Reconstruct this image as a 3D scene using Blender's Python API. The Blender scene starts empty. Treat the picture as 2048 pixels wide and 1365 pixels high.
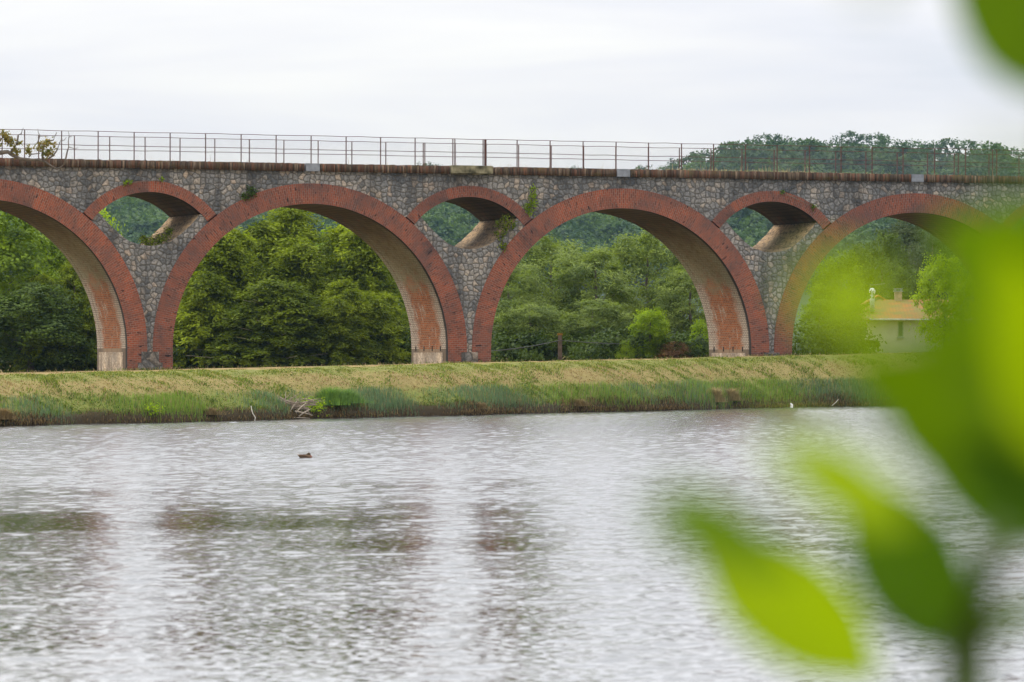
import bpy, math, random
import numpy as np
from mathutils import Vector
R = math.radians
rng = np.random.default_rng(7); random.seed(7)
sc = bpy.context.scene
C = sc.collection
# ------------------------------------------------------------------ camera
F = 8644.0; YH = 713.0; ROLL = 0.00116; H = 2.2      # focal length and horizon in photo pixels, eye height over the water
cam_d = bpy.data.cameras.new('camera'); cam = bpy.data.objects.new('camera', cam_d); C.objects.link(cam)
cam_d.sensor_width = 36; cam_d.lens = F/2048*36; cam_d.shift_y = (YH-682.5)/2048
cam_d.clip_start = 0.05; cam_d.clip_end = 8000
cam.location = (0, 0, H); cam.rotation_euler = (math.pi/2, -ROLL, 0)
cam_d.dof.use_dof = True; cam_d.dof.focus_distance = 190; cam_d.dof.aperture_fstop = 6.0
sc.camera = cam
# ------------------------------------------------------------------ render, world, sun
sc.view_settings.view_transform = 'Standard'; sc.view_settings.look = 'None'
sc.view_settings.exposure = 0.2; sc.view_settings.gamma = 1.0
sc.cycles.use_denoising = True; sc.cycles.use_adaptive_sampling = False; sc.cycles.max_bounces = 6; sc.cycles.diffuse_bounces = 3
sc.cycles.transparent_max_bounces = 8; sc.cycles.volume_bounces = 1; sc.cycles.sample_clamp_indirect = 4
SUN_EL, SUN_AZ = R(34), R(-70)          # azimuth from +Y towards +X: high on the left, a little behind the viaduct
w = bpy.data.worlds.new('World'); sc.world = w; w.use_nodes = True
def lk(nt, a, b): nt.links.new(a, b)
def nd(nt, t, **kw):
    n = nt.nodes.new(t)
    for k, v in kw.items():
        if k.startswith('i_'):
            key = k[2:]; key = int(key) if key.isdigit() else key
            if hasattr(v, 'is_output') or isinstance(v, bpy.types.NodeSocket): nt.links.new(v, n.inputs[key])
            else: n.inputs[key].default_value = v
        else: setattr(n, k, v)
    return n
def ramp(nt, fac, stops, interp='LINEAR'):
    n = nt.nodes.new('ShaderNodeValToRGB'); cr = n.color_ramp; cr.interpolation = interp
    while len(cr.elements) < len(stops): cr.elements.new(0.5)
    for e, (p, c) in zip(cr.elements, stops):
        e.position = p; e.color = (c, c, c, 1) if isinstance(c, (int, float)) else (*c, 1)
    nt.links.new(fac, n.inputs[0]); return n.outputs[0]
def mixc(nt, fac, a, b, mode='MIX'):
    n = nt.nodes.new('ShaderNodeMix'); n.data_type = 'RGBA'; n.blend_type = mode
    for s, v in ((n.inputs['Factor'], fac), (n.inputs['A'], a), (n.inputs['B'], b)):
        pass
    ins = [n.inputs[0], n.inputs[6], n.inputs[7]]
    for s, v in zip(ins, (fac, a, b)):
        if isinstance(v, bpy.types.NodeSocket): nt.links.new(v, s)
        elif isinstance(v, (int, float)): s.default_value = v
        else: s.default_value = (*v, 1)
    return n.outputs[2]
def math_(nt, op, a, b=0.0, clamp=False):
    n = nt.nodes.new('ShaderNodeMath'); n.operation = op; n.use_clamp = clamp
    for s, v in zip(n.inputs, (a, b)):
        if isinstance(v, bpy.types.NodeSocket): nt.links.new(v, s)
        else: s.default_value = v
    return n.outputs[0]
nt = w.node_tree; nt.nodes.clear()
out = nd(nt, 'ShaderNodeOutputWorld'); bg = nd(nt, 'ShaderNodeBackground'); bg.inputs['Strength'].default_value = 0.1
sky = nd(nt, 'ShaderNodeTexSky'); sky.sky_type = 'NISHITA'; sky.sun_disc = False
sky.sun_elevation = SUN_EL; sky.sun_rotation = SUN_AZ; sky.air_density = 1.0; sky.dust_density = 2.0
tc = nd(nt, 'ShaderNodeTexCoord')
mp = nd(nt, 'ShaderNodeMapping', i_Vector=tc.outputs['Generated']); mp.inputs['Scale'].default_value = (6, 6, 46)
mp.inputs['Location'].default_value = (1.3, 0.4, 2.1)
n1 = nd(nt, 'ShaderNodeTexNoise', i_Vector=mp.outputs[0]); n1.inputs['Scale'].default_value = 1.0
n1.inputs['Detail'].default_value = 5; n1.inputs['Roughness'].default_value = 0.52; n1.inputs['Distortion'].default_value = 0.3
cl = ramp(nt, n1.outputs[0], [(0.30, (6.75, 6.95, 7.5)), (0.42, (7.5, 7.55, 8.0)), (0.54, (8.05, 8.0, 8.2)), (0.68, (8.75, 8.65, 8.45))])
sepz = nd(nt, 'ShaderNodeSeparateXYZ', i_0=tc.outputs['Generated'])
lum = math_(nt, 'ADD', 1.0, math_(nt, 'MULTIPLY', math_(nt, 'MAXIMUM', math_(nt, 'SUBTRACT', sepz.outputs[2], .05), 0.0), 2.7))   # an overcast sky is brightest overhead
cv_ = nd(nt, 'ShaderNodeVectorMath', operation='SCALE', i_0=cl); lk(nt, lum, cv_.inputs['Scale'])
skyc = mixc(nt, 0.93, sky.outputs[0], cv_.outputs[0])
lk(nt, skyc, bg.inputs['Color']); lk(nt, bg.outputs[0], out.inputs['Surface'])
sun_d = bpy.data.lights.new('sun', 'SUN'); sun_d.energy = 2.3; sun_d.angle = R(12); sun_d.color = (1.0, 0.95, 0.86)
sun = bpy.data.objects.new('sun', sun_d); C.objects.link(sun)
sd = Vector((math.sin(SUN_AZ)*math.cos(SUN_EL), math.cos(SUN_AZ)*math.cos(SUN_EL), math.sin(SUN_EL)))
sun.rotation_euler = sd.to_track_quat('Z', 'Y').to_euler(); sun.location = (-60, 60, 80)
# ------------------------------------------------------------------ helpers
def at(x, y, Y):
    """point at depth Y that the photograph shows at pixel (x, y)"""
    return Vector(((x-1024)*Y/F, Y, H-(y-YH-ROLL*(x-1024))*Y/F))
def tag(o, label=None, cat=None, group=None, kind=None):
    if label: o['label'] = label
    if cat: o['category'] = cat
    if group: o['group'] = group
    if kind: o['kind'] = kind
    return o
def empty(name, loc, label=None, cat=None, group=None, rz=0.0):
    o = bpy.data.objects.new(name, None); C.objects.link(o); o.location = loc; o.rotation_euler = (0, 0, rz)
    o.empty_display_size = 0.2
    return tag(o, label, cat, group)
def mesh_np(V, quads=None, tris=None, uv=None, col=None, smooth=False, name='mesh', fmat=None):
    V = np.asarray(V, dtype=np.float32).reshape(-1, 3)
    parts = []
    if quads is not None and len(quads): parts.append(np.asarray(quads, dtype=np.int32).reshape(-1, 4))
    if tris is not None and len(tris): parts.append(np.asarray(tris, dtype=np.int32).reshape(-1, 3))
    me = bpy.data.meshes.new(name)
    li = np.concatenate([p.ravel() for p in parts]); tot = np.concatenate([np.full(len(p), p.shape[1], np.int32) for p in parts])
    st = np.concatenate([[0], np.cumsum(tot)[:-1]]).astype(np.int32)
    me.vertices.add(len(V)); me.vertices.foreach_set('co', V.ravel())
    me.loops.add(len(li)); me.loops.foreach_set('vertex_index', li)
    me.polygons.add(len(tot)); me.polygons.foreach_set('loop_start', st); me.polygons.foreach_set('loop_total', tot)
    if fmat is not None: me.polygons.foreach_set('material_index', np.asarray(fmat, np.int32))
    me.update(calc_edges=True)
    if uv is not None:                                  # uv per vertex or per loop
        uv = np.asarray(uv, dtype=np.float32)
        l = me.uv_layers.new(name='UVMap')
        l.data.foreach_set('uv', (uv if len(uv) == len(li) and len(uv) != len(V) else uv[li]).ravel())
    if col is not None:
        a = me.color_attributes.new('Col', 'FLOAT_COLOR', 'POINT')
        c = np.ones((len(V), 4), np.float32); c[:, :3] = col; a.data.foreach_set('color', c.ravel())
    if smooth: me.polygons.foreach_set('use_smooth', np.ones(len(tot), bool))
    me.validate(); return me
def link(name, me, mats, parent=None):
    me.name = name
    for m in (mats if isinstance(mats, (list, tuple)) else [mats]):
        me.materials.append(m)
    o = bpy.data.objects.new(name, me); C.objects.link(o)
    if parent: o.parent = parent
    return o
class MB:
    """collects quads with per-loop uv"""
    def __init__(s): s.v = []; s.q = []; s.uv = []; s.m = []; s.n = 0
    def quad(s, p, uv=None, m=0):
        s.v.extend([tuple(a) for a in p]); s.q.append((s.n, s.n+1, s.n+2, s.n+3)); s.n += 4
        s.uv.extend(uv if uv else [(0, 0), (1, 0), (1, 1), (0, 1)]); s.m.append(m)
    def box(s, lo, hi, m=0):
        (a, b, c), (d, e, f) = lo, hi
        P = lambda x, y, z: (x, y, z)
        s.quad([P(a,b,c),P(d,b,c),P(d,b,f),P(a,b,f)], [(a,c),(d,c),(d,f),(a,f)], m)
        s.quad([P(d,e,c),P(a,e,c),P(a,e,f),P(d,e,f)], [(d,c),(a,c),(a,f),(d,f)], m)
        s.quad([P(a,e,c),P(a,b,c),P(a,b,f),P(a,e,f)], [(e,c),(b,c),(b,f),(e,f)], m)
        s.quad([P(d,b,c),P(d,e,c),P(d,e,f),P(d,b,f)], [(b,c),(e,c),(e,f),(b,f)], m)
        s.quad([P(a,b,f),P(d,b,f),P(d,e,f),P(a,e,f)], [(a,b),(d,b),(d,e),(a,e)], m)
        s.quad([P(a,e,c),P(d,e,c),P(d,b,c),P(a,b,c)], [(a,e),(d,e),(d,b),(a,b)], m)
    def build(s, name, mats, parent=None, smooth=False):
        return link(name, mesh_np(s.v, s.q, uv=np.array(s.uv, np.float32), fmat=s.m, smooth=smooth), mats, parent)
def tube_arrays(pts, rad, n=6):
    pts = np.array([tuple(p) for p in pts], float); rad = np.broadcast_to(np.asarray(rad, float), (len(pts),))
    V = []; Q = []
    for i, p in enumerate(pts):
        t = pts[min(i+1, len(pts)-1)] - pts[max(i-1, 0)]; t /= (np.linalg.norm(t)+1e-9)
        a = np.cross(t, (0.0, 0.0, 1.0) if abs(t[2]) < 0.9 else (1.0, 0, 0)); a /= np.linalg.norm(a); b = np.cross(t, a)
        for k in range(n):
            an = 2*math.pi*k/n; V.append(p + rad[i]*(math.cos(an)*a+math.sin(an)*b))
    for i in range(len(pts)-1):
        for k in range(n):
            k2 = (k+1) % n; Q.append((i*n+k, i*n+k2, (i+1)*n+k2, (i+1)*n+k))
    m = len(V); V.append(pts[0]); V.append(pts[-1]); T = []
    for k in range(n):
        k2 = (k+1) % n; T.append((m, k2, k)); T.append((m+1, (len(pts)-1)*n+k, (len(pts)-1)*n+k2))
    return np.array(V), np.array(Q), np.array(T)
class TB:
    """collects tubes"""
    def __init__(s): s.V = []; s.Q = []; s.T = []; s.n = 0
    def add(s, pts, rad, n=6):
        V, Q, T = tube_arrays(pts, rad, n); s.V.append(V); s.Q.append(Q+s.n); s.T.append(T+s.n); s.n += len(V)
    def mesh(s, smooth=True): return mesh_np(np.concatenate(s.V), np.concatenate(s.Q), np.concatenate(s.T), smooth=smooth)
    def build(s, name, mat, parent=None): return link(name, s.mesh(), mat, parent)
def diamonds(P, D, S, L, Wd):
    """leaf quads: base P, direction D, side S (unit), length L, width Wd"""
    n = len(P); L = np.broadcast_to(L, (n,))[:, None]; Wd = np.broadcast_to(Wd, (n,))[:, None]
    V = np.empty((n, 4, 3)); V[:, 0] = P; V[:, 1] = P+D*L*.45+S*Wd*.5; V[:, 2] = P+D*L; V[:, 3] = P+D*L*.45-S*Wd*.5
    return V.reshape(-1, 3), np.arange(n*4).reshape(n, 4)
def unit(a): return a/(np.linalg.norm(a, axis=-1, keepdims=True)+1e-9)
# ------------------------------------------------------------------ materials
def mat(name, rough=0.85, spec=0.25):
    m = bpy.data.materials.new(name); m.use_nodes = True; nt = m.node_tree
    b = nt.nodes['Principled BSDF']; b.inputs['Roughness'].default_value = rough; b.inputs['Specular IOR Level'].default_value = spec
    return m, nt, b
def plain(name, c, rough=0.8, var=0.35, scale=6.0, spec=0.25, c2=None):
    m, nt, b = mat(name, rough, spec); tc = nd(nt, 'ShaderNodeTexCoord')
    n = nd(nt, 'ShaderNodeTexNoise', i_Vector=tc.outputs['Object']); n.inputs['Scale'].default_value = scale; n.inputs['Detail'].default_value = 5
    c2 = c2 or tuple(x*(1-var) for x in c)
    lk(nt, ramp(nt, n.outputs[0], [(0.35, c2), (0.65, c)]), b.inputs['Base Color']); return m
def uvnode(nt): return nd(nt, 'ShaderNodeUVMap').outputs[0]
def noise(nt, vec, scale, detail=4, rough=0.55, dim='3D', dist=0.0):
    n = nd(nt, 'ShaderNodeTexNoise', i_Vector=vec); n.inputs['Scale'].default_value = scale; n.inputs['Detail'].default_value = detail
    n.inputs['Roughness'].default_value = rough; n.inputs['Distortion'].default_value = dist; return n.outputs[0]
def bump(nt, b, h, strength, dist):
    n = nd(nt, 'ShaderNodeBump', i_Height=h); n.inputs['Strength'].default_value = strength; n.inputs['Distance'].default_value = dist
    lk(nt, n.outputs[0], b.inputs['Normal'])
def stone_mat(name, scale, tint=1.0, warm=0.0, stretch=(1, 1, 1), gap=(.07, .062, .052)):
    m, nt, b = mat(name, 0.9, 0.2); uv = uvnode(nt)
    mp = nd(nt, 'ShaderNodeMapping', i_Vector=uv); mp.inputs['Scale'].default_value = stretch
    wob = nd(nt, 'ShaderNodeTexNoise', i_Vector=mp.outputs[0]); wob.inputs['Scale'].default_value = 1.4
    va = nd(nt, 'ShaderNodeVectorMath', operation='SCALE', i_0=wob.outputs[1]); va.inputs['Scale'].default_value = 0.34
    vv = nd(nt, 'ShaderNodeVectorMath', operation='ADD', i_0=mp.outputs[0], i_1=va.outputs[0]).outputs[0]
    e = nd(nt, 'ShaderNodeTexVoronoi', feature='DISTANCE_TO_EDGE', voronoi_dimensions='2D', i_Vector=vv)
    f = nd(nt, 'ShaderNodeTexVoronoi', feature='F1', voronoi_dimensions='2D', i_Vector=vv)
    for v in (e, f): v.inputs['Scale'].default_value = scale; v.inputs['Randomness'].default_value = 0.72
    sep = nd(nt, 'ShaderNodeSeparateColor', i_0=f.outputs['Color'])
    t = tint
    cell = ramp(nt, sep.outputs[0], [(0.0, (.10*t, .10*t, .098*t)), (0.4, (.15*t, .147*t, .14*t)), (0.72, (.18*t, .172*t, .16*t)), (0.9, (.215*t, .19*t, .16*t)), (1.0, (.26*t, .21*t, .165*t))])
    if warm: cell = mixc(nt, warm, cell, (.60, .40, .20))
    speck = ramp(nt, noise(nt, uv, 9.0, 6, .7), [(0.35, .45), (0.62, 1.25)])
    cell = mixc(nt, 1.0, cell, speck, 'MULTIPLY')
    big = ramp(nt, noise(nt, uv, .55, 5, .6), [(0.34, (.42, .44, .47)), (0.5, (.85, .84, .83)), (0.66, (1.12, 1.06, .98))])
    cell = mixc(nt, 1.0, cell, big, 'MULTIPLY')
    edge = ramp(nt, e.outputs['Distance'], [(0.0, 0.0), (0.025, 0.1), (0.09, .75), (.3, 1.0)])
    mpk = nd(nt, 'ShaderNodeMapping', i_Vector=uv); mpk.inputs['Scale'].default_value = (1.5, .16, 1)
    cell = mixc(nt, 1.0, cell, ramp(nt, noise(nt, mpk.outputs[0], 1.0, 5, .65), [(0.36, (.45, .45, .46)), (0.52, (1.0, 1.0, 1.0))]), 'MULTIPLY')
    c = mixc(nt, edge, gap, cell)
    lk(nt, c, b.inputs['Base Color'])
    hgt = math_(nt, 'ADD', ramp(nt, e.outputs['Distance'], [(0, 0), (0.25, 1)]), math_(nt, 'MULTIPLY', noise(nt, uv, 14, 4), .5))
    bump(nt, b, hgt, .55, .06); return m
def brick_color(nt, vec, c1, c2, mort, bw=.22, bh=.068, ms=.011):
    br = nd(nt, 'ShaderNodeTexBrick', i_Vector=vec)
    br.offset = .5; br.inputs['Scale'].default_value = 1.0; br.inputs['Brick Width'].default_value = bw; br.inputs['Row Height'].default_value = bh
    br.inputs['Mortar Size'].default_value = ms; br.inputs['Mortar Smooth'].default_value = .3; br.inputs['Bias'].default_value = -.1
    br.inputs['Color1'].default_value = (*c1, 1); br.inputs['Color2'].default_value = (*c2, 1); br.inputs['Mortar'].default_value = (*mort, 1)
    return br
def ring_mat():
    m, nt, b = mat('red_brick', 0.85, .25); uv = uvnode(nt)
    br = brick_color(nt, uv, (.265, .064, .028), (.085, .026, .017), (.21, .14, .105), .23, .095, .014)
    c = br.outputs['Color']
    # broad weathering: purple grey bloom, soot, spalled dark bricks
    big = noise(nt, uv, .7, 5, .6)
    c = mixc(nt, ramp(nt, big, [(0.42, 0.0), (0.64, .75)]), c, (.095, .058, .05))
    c = mixc(nt, ramp(nt, noise(nt, uv, .45, 6, .7), [(0.54, 0.0), (0.66, .6)]), c, (.045, .032, .03))
    c = mixc(nt, ramp(nt, noise(nt, uv, 2.2, 4, .6), [(0.36, .4), (0.6, 0.0)]), c, (.25, .075, .036))
    pale = ramp(nt, noise(nt, uv, 17, 2, .5), [(0.64, 0.0), (0.74, .55)])
    c = mixc(nt, pale, c, (.34, .24, .2))
    mpv = nd(nt, 'ShaderNodeMapping', i_Vector=uv); mpv.inputs['Scale'].default_value = (2.6, 7.5, 1)
    holes = ramp(nt, noise(nt, mpv.outputs[0], 1.0, 2, .5), [(0.665, 0.0), (0.69, .93)])
    rnd = nd(nt, 'ShaderNodeObjectInfo').outputs['Random']
    c = mixc(nt, 1.0, c, mixc(nt, rnd, (.84, .86, .90), (1.12, 1.06, 1.0)), 'MULTIPLY')
    c = mixc(nt, holes, c, (.018, .012, .010)); lk(nt, c, b.inputs['Base Color'])
    hh = math_(nt, 'SUBTRACT', math_(nt, 'MULTIPLY', br.outputs['Fac'], -.6), math_(nt, 'MULTIPLY', holes, 3.0))
    bump(nt, b, hh, .6, .03); return m
def soffit_mat(name='soffit_brick', small=False):
    # uv: x = across the width of the bridge, y = height of the point (main vault) / arc
    m, nt, b = mat(name, 0.9, .2); uv = uvnode(nt); sep = nd(nt, 'ShaderNodeSeparateXYZ', i_0=uv)
    d, s = sep.outputs[0], sep.outputs[1]          # d in metres, s = 0 springing .. 1 crown, times 10
    arc = nd(nt, 'ShaderNodeTexCoord')
    br = brick_color(nt, uv, (.29, .072, .012), (.14, .036, .010), (.30, .215, .14), .26, .125, .022)
    c = br.outputs['Color']
    n1 = noise(nt, uv, 1.1, 6, .65); n2 = noise(nt, uv, 3.5, 5, .6)
    mps = nd(nt, 'ShaderNodeMapping', i_Vector=uv); mps.inputs['Scale'].default_value = (2.2, .35, 1)
    n3 = noise(nt, mps.outputs[0], 1.6, 6, .65)
    # white lime bloom: strong on the edges, patchy in the middle
    edge = math_(nt, 'ABSOLUTE', math_(nt, 'SUBTRACT', d, 2.4))
    lime = ramp(nt, math_(nt, 'ADD', math_(nt, 'MULTIPLY', edge, .30), math_(nt, 'MULTIPLY', n1, .45)), [(0.58, 0.0), (0.72, .8)])
    patch = ramp(nt, n3, [(0.57, 0.0), (0.63, .7)])
    lm = mixc(nt, ramp(nt, br.outputs['Fac'], [(0, 0), (1, 1)]), (.40, .365, .30), (.15, .125, .095))
    c = mixc(nt, math_(nt, 'MAXIMUM', lime, patch), c, lm)
    # upper part: grey green lime coat with vault shade painted brown near the crown
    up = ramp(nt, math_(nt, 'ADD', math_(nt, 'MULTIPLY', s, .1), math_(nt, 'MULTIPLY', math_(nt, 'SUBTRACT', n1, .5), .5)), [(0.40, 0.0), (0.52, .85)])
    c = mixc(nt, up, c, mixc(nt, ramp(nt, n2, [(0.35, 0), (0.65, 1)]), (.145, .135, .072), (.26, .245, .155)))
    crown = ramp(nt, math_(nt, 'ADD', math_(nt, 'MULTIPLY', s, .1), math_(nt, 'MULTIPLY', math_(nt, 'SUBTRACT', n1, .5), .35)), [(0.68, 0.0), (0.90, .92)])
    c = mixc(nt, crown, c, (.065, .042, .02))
    rust = ramp(nt, n2, [(0.57, 0.0), (0.66, .75)]); c = mixc(nt, rust, c, (.15, .055, .025))
    c = mixc(nt, ramp(nt, br.outputs['Fac'], [(0, 0.0), (1, .55)]), c, mixc(nt, 1.0, c, (.45, .40, .36), 'MULTIPLY'))
    # soot line along the front edge
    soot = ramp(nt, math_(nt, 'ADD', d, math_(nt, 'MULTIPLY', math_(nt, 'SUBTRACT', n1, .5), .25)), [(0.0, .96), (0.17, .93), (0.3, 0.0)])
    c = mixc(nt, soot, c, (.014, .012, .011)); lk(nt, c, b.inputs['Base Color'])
    bump(nt, b, math_(nt, 'ADD', math_(nt, 'MULTIPLY', br.outputs['Fac'], -.5), n2), .5, .03); return m
def coping_mat():
    m, nt, b = mat('coping_brick', .95, .15); a = nd(nt, 'ShaderNodeVertexColor'); a.layer_name = 'Col'; tc = nd(nt, 'ShaderNodeTexCoord')
    n = noise(nt, tc.outputs['Object'], 1.6, 5, .65); mp = nd(nt, 'ShaderNodeMapping', i_Vector=tc.outputs['Object']); mp.inputs['Scale'].default_value = (14, 3, 2)
    n2 = noise(nt, mp.outputs[0], 1.0, 4, .6)
    c = mixc(nt, ramp(nt, n2, [(0.45, 0), (0.62, .8)]), a.outputs[0], (.035, .028, .02))
    c = mixc(nt, ramp(nt, n, [(0.55, 0), (0.68, .6)]), c, (.11, .085, .03))
    lk(nt, c, b.inputs['Base Color']); bump(nt, b, n2, .5, .03); return m
def leaf_mat(name, c1, c2, trans=.35, scale=.5, rough=.55, vary=.5):
    m, nt, b = mat(name, rough, .08); tc = nd(nt, 'ShaderNodeTexCoord'); a = nd(nt, 'ShaderNodeVertexColor'); a.layer_name = 'Col'
    oi = nd(nt, 'ShaderNodeObjectInfo')
    n = noise(nt, tc.outputs['Object'], scale, 3, .6)
    f = math_(nt, 'ADD', math_(nt, 'MULTIPLY', math_(nt, 'SUBTRACT', n, .5), 1.5), math_(nt, 'MULTIPLY', nd(nt, 'ShaderNodeSeparateColor', i_0=a.outputs[0]).outputs[0], 1-vary*.4), clamp=True)
    c = mixc(nt, f, c1, c2)
    lk(nt, c, b.inputs['Base Color'])
    t = nd(nt, 'ShaderNodeBsdfTranslucent'); cc = mixc(nt, 1.0, c, (1.5, 1.55, .6), 'MULTIPLY'); lk(nt, cc, t.inputs['Color'])
    mx = nd(nt, 'ShaderNodeMixShader', i_0=trans); lk(nt, b.outputs[0], mx.inputs[1]); lk(nt, t.outputs[0], mx.inputs[2])
    lk(nt, mx.outputs[0], nt.nodes['Material Output'].inputs['Surface']); return m
def col_mat(name, rough=.8, trans=.25):
    m, nt, b = mat(name, rough, .2); a = nd(nt, 'ShaderNodeVertexColor'); a.layer_name = 'Col'; lk(nt, a.outputs[0], b.inputs['Base Color'])
    if trans:
        t = nd(nt, 'ShaderNodeBsdfTranslucent'); lk(nt, a.outputs[0], t.inputs['Color'])
        mx = nd(nt, 'ShaderNodeMixShader', i_0=trans); lk(nt, b.outputs[0], mx.inputs[1]); lk(nt, t.outputs[0], mx.inputs[2])
        lk(nt, mx.outputs[0], nt.nodes['Material Output'].inputs['Surface'])
    return m
M = {}
M['stone'] = stone_mat('rubble_stone', 4.1, 1.6)
M['stone_in'] = stone_mat('golden_rubble', 3.4, 2.2, .8, (.7, 1.8, 1))
M['foot_stone'] = stone_mat('pale_foot_stone', 2.6, 3.4, .45, (1.6, .55, 1), (.26, .2, .14))
M['quoin'] = stone_mat('grey_quoin_stone', 1.9, 1.2, .05)
M['ring'] = ring_mat(); M['soffit'] = soffit_mat(); M['coping'] = coping_mat()
M['cement'] = plain('grey_cement', (.22, .23, .245), .9, .3, 5)
M['slab'] = plain('mossy_slab', (.25, .22, .13), .95, .5, 2.5, c2=(.045, .04, .02))
M['gravel'] = plain('deck_gravel', (.3, .27, .22), .95, .4, 20)
M['rust'] = plain('rusty_iron', (.10, .035, .022), .75, .45, 9)
M['wire'] = plain('galvanised_wire', (.16, .16, .16), .6, .2, 9)
M['bark'] = plain('grey_bark', (.16, .13, .10), .95, .5, 4)
M['bark_pale'] = plain('pale_bark', (.33, .28, .21), .95, .45, 4)
M['dead_wood'] = plain('dead_wood', (.28, .22, .16), .95, .5, 5)
M['broad'] = leaf_mat('broad_leaf', (.04, .075, .006), (.22, .31, .018), .34, .45)
M['lime'] = leaf_mat('lime_leaf', (.13, .20, .008), (.29, .39, .015), .45, .6)
M['thuja'] = leaf_mat('thuja_spray', (.045, .068, .006), (.26, .32, .018), .34, .4)
M['willow'] = leaf_mat('willow_leaf', (.055, .088, .020), (.24, .30, .065), .34, .4)
M['oak'] = leaf_mat('oak_leaf', (.02, .038, .007), (.10, .15, .02), .25, .5)
M['thuja_dark'] = leaf_mat('dark_thuja_spray', (.030, .050, .005), (.17, .22, .014), .3, .4)
M['pine'] = leaf_mat('pine_needles', (.045, .068, .025), (.095, .120, .045), .2, .5)
M['hill'] = leaf_mat('hill_leaf', (.018, .042, .012), (.105, .165, .032), .25, .025)
M['brownbush'] = leaf_mat('rusty_bush_leaf', (.11, .055, .025), (.20, .12, .045), .25, .8)
M['blade'] = col_mat('grass_blade', .8, .4)
# ------------------------------------------------------------------ ground and water
U0 = np.array([-15.908, 189.862]); TH = .371375
UX = np.array([math.cos(TH), math.sin(TH)]); UD = np.array([-math.sin(TH), math.cos(TH)])
def ground_level(X): return H + np.clip(-.63+.0225*(np.asarray(X)+16), -1.1, .35)
# shoreline: straight from the near left, then bending to follow the viaduct
shore = [np.array([-15.9, 134.0]) + np.array([.4706, .8823])*t for t in np.arange(-150, 62, 1.0)]
ang = math.atan2(.8823, .4706); p = shore[-1].copy()
for k in range(150):
    ang = max(ang-.045, TH+.02) if k < 60 else ang
    p = p+np.array([math.cos(ang), math.sin(ang)]); shore.append(p.copy())
shore = np.array(shore)
tan = np.gradient(shore, axis=0); tan = unit(tan); nor = np.stack([-tan[:, 1], tan[:, 0]], 1)
shore_w = shore + nor*(.25*np.sin(np.arange(len(shore))*.9)+.3*np.sin(np.arange(len(shore))*.37+1))[:, None]
def resample(a, step):
    s = np.concatenate([[0], np.cumsum(np.linalg.norm(np.diff(a, axis=0), axis=1))]); t = np.arange(0, s[-1], step)
    return np.stack([np.interp(t, s, a[:, i]) for i in range(a.shape[1])], 1)
SH = resample(np.concatenate([shore_w, nor], 1), .35); SN = unit(SH[:, 2:]); SP = SH[:, :2]
crest_w = 4.2
def bank_z(X, d):
    g = ground_level(X)
    t = np.clip(d/crest_w, 0, 1)
    sl = .15+(g-.15)*(np.sin(np.clip(t, 0, 1)*math.pi/2)**.95)
    z = np.where(d < .12, -.3+.45*np.clip((d+.05)/.17, 0, 1), sl)
    return np.where(d < -.05, -.6, z)
def vnoise(x, y, s, seed=0):
    x = np.asarray(x)*s; y = np.asarray(y)*s
    xi = np.floor(x).astype(np.int64); yi = np.floor(y).astype(np.int64); fx = x-xi; fy = y-yi
    fx = fx*fx*(3-2*fx); fy = fy*fy*(3-2*fy)
    def h(a, b):
        n = (a*374761393+b*668265263+seed*974711) & 0x7fffffff; n = ((n ^ (n >> 13))*1274126177) & 0x7fffffff
        return ((n ^ (n >> 16)) & 0xffff)/65535.0
    return (h(xi, yi)*(1-fx)+h(xi+1, yi)*fx)*(1-fy)+(h(xi, yi+1)*(1-fx)+h(xi+1, yi+1)*fx)*fy
ds = np.array([-3, -.06, .0, .05, .12, .3, .6, .9, 1.2, 1.6, 2.0, 2.4, 2.8, 3.2, 3.6, 4.0, 4.4, 5, 6, 7, 8, 10, 12, 15, 19, 24, 30, 40, 60, 120, 400, 1200, 3000.])
GX = SP[:, None, 0]+SN[:, None, 0]*ds[None]; GY = SP[:, None, 1]+SN[:, None, 1]*ds[None]
GZ = bank_z(GX, np.broadcast_to(ds, GX.shape))
bumpz = (vnoise(GX, GY, 1.1, 3)-.5)*.10+(vnoise(GX, GY, 3.1, 5)-.5)*.05
GZ = GZ + np.where((ds > .2) & (ds < 14), bumpz, 0)
ni, nj = GX.shape
idx = np.arange(ni*nj).reshape(ni, nj)
gq = np.stack([idx[:-1, :-1], idx[1:, :-1], idx[1:, 1:], idx[:-1, 1:]], -1).reshape(-1, 4)
guv = np.stack([np.broadcast_to((np.arange(ni)*.35)[:, None], GX.shape), np.broadcast_to(ds, GX.shape)], -1).reshape(-1, 2)
def ground_mat():
    m, nt, b = mat('dry_turf', .95, .1); uv = uvnode(nt); sep = nd(nt, 'ShaderNodeSeparateXYZ', i_0=uv); d = sep.outputs[1]
    tc = nd(nt, 'ShaderNodeTexCoord'); o = tc.outputs['Object']
    n1 = noise(nt, o, .8, 6, .65); n2 = noise(nt, o, 4, 5, .6)
    straw = mixc(nt, n2, (.17, .12, .05), (.29, .215, .09)); green = mixc(nt, n2, (.075, .105, .02), (.165, .19, .04))
    gsel = ramp(nt, math_(nt, 'ADD', math_(nt, 'MULTIPLY', d, .1), math_(nt, 'MULTIPLY', math_(nt, 'SUBTRACT', n1, .5), .25)), [(0.10, .85), (0.17, .25), (0.24, .2), (0.31, .75), (0.40, .7), (0.5, .05)])
    c = mixc(nt, gsel, straw, green)
    c = mixc(nt, ramp(nt, math_(nt, 'MULTIPLY', d, .1), [(0.0, 1.0), (0.03, .9), (0.06, 0.0)]), c, (.035, .024, .014))
    lk(nt, c, b.inputs['Base Color']); bump(nt, b, n2, .6, .08); return m
M['ground'] = ground_mat()
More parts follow.
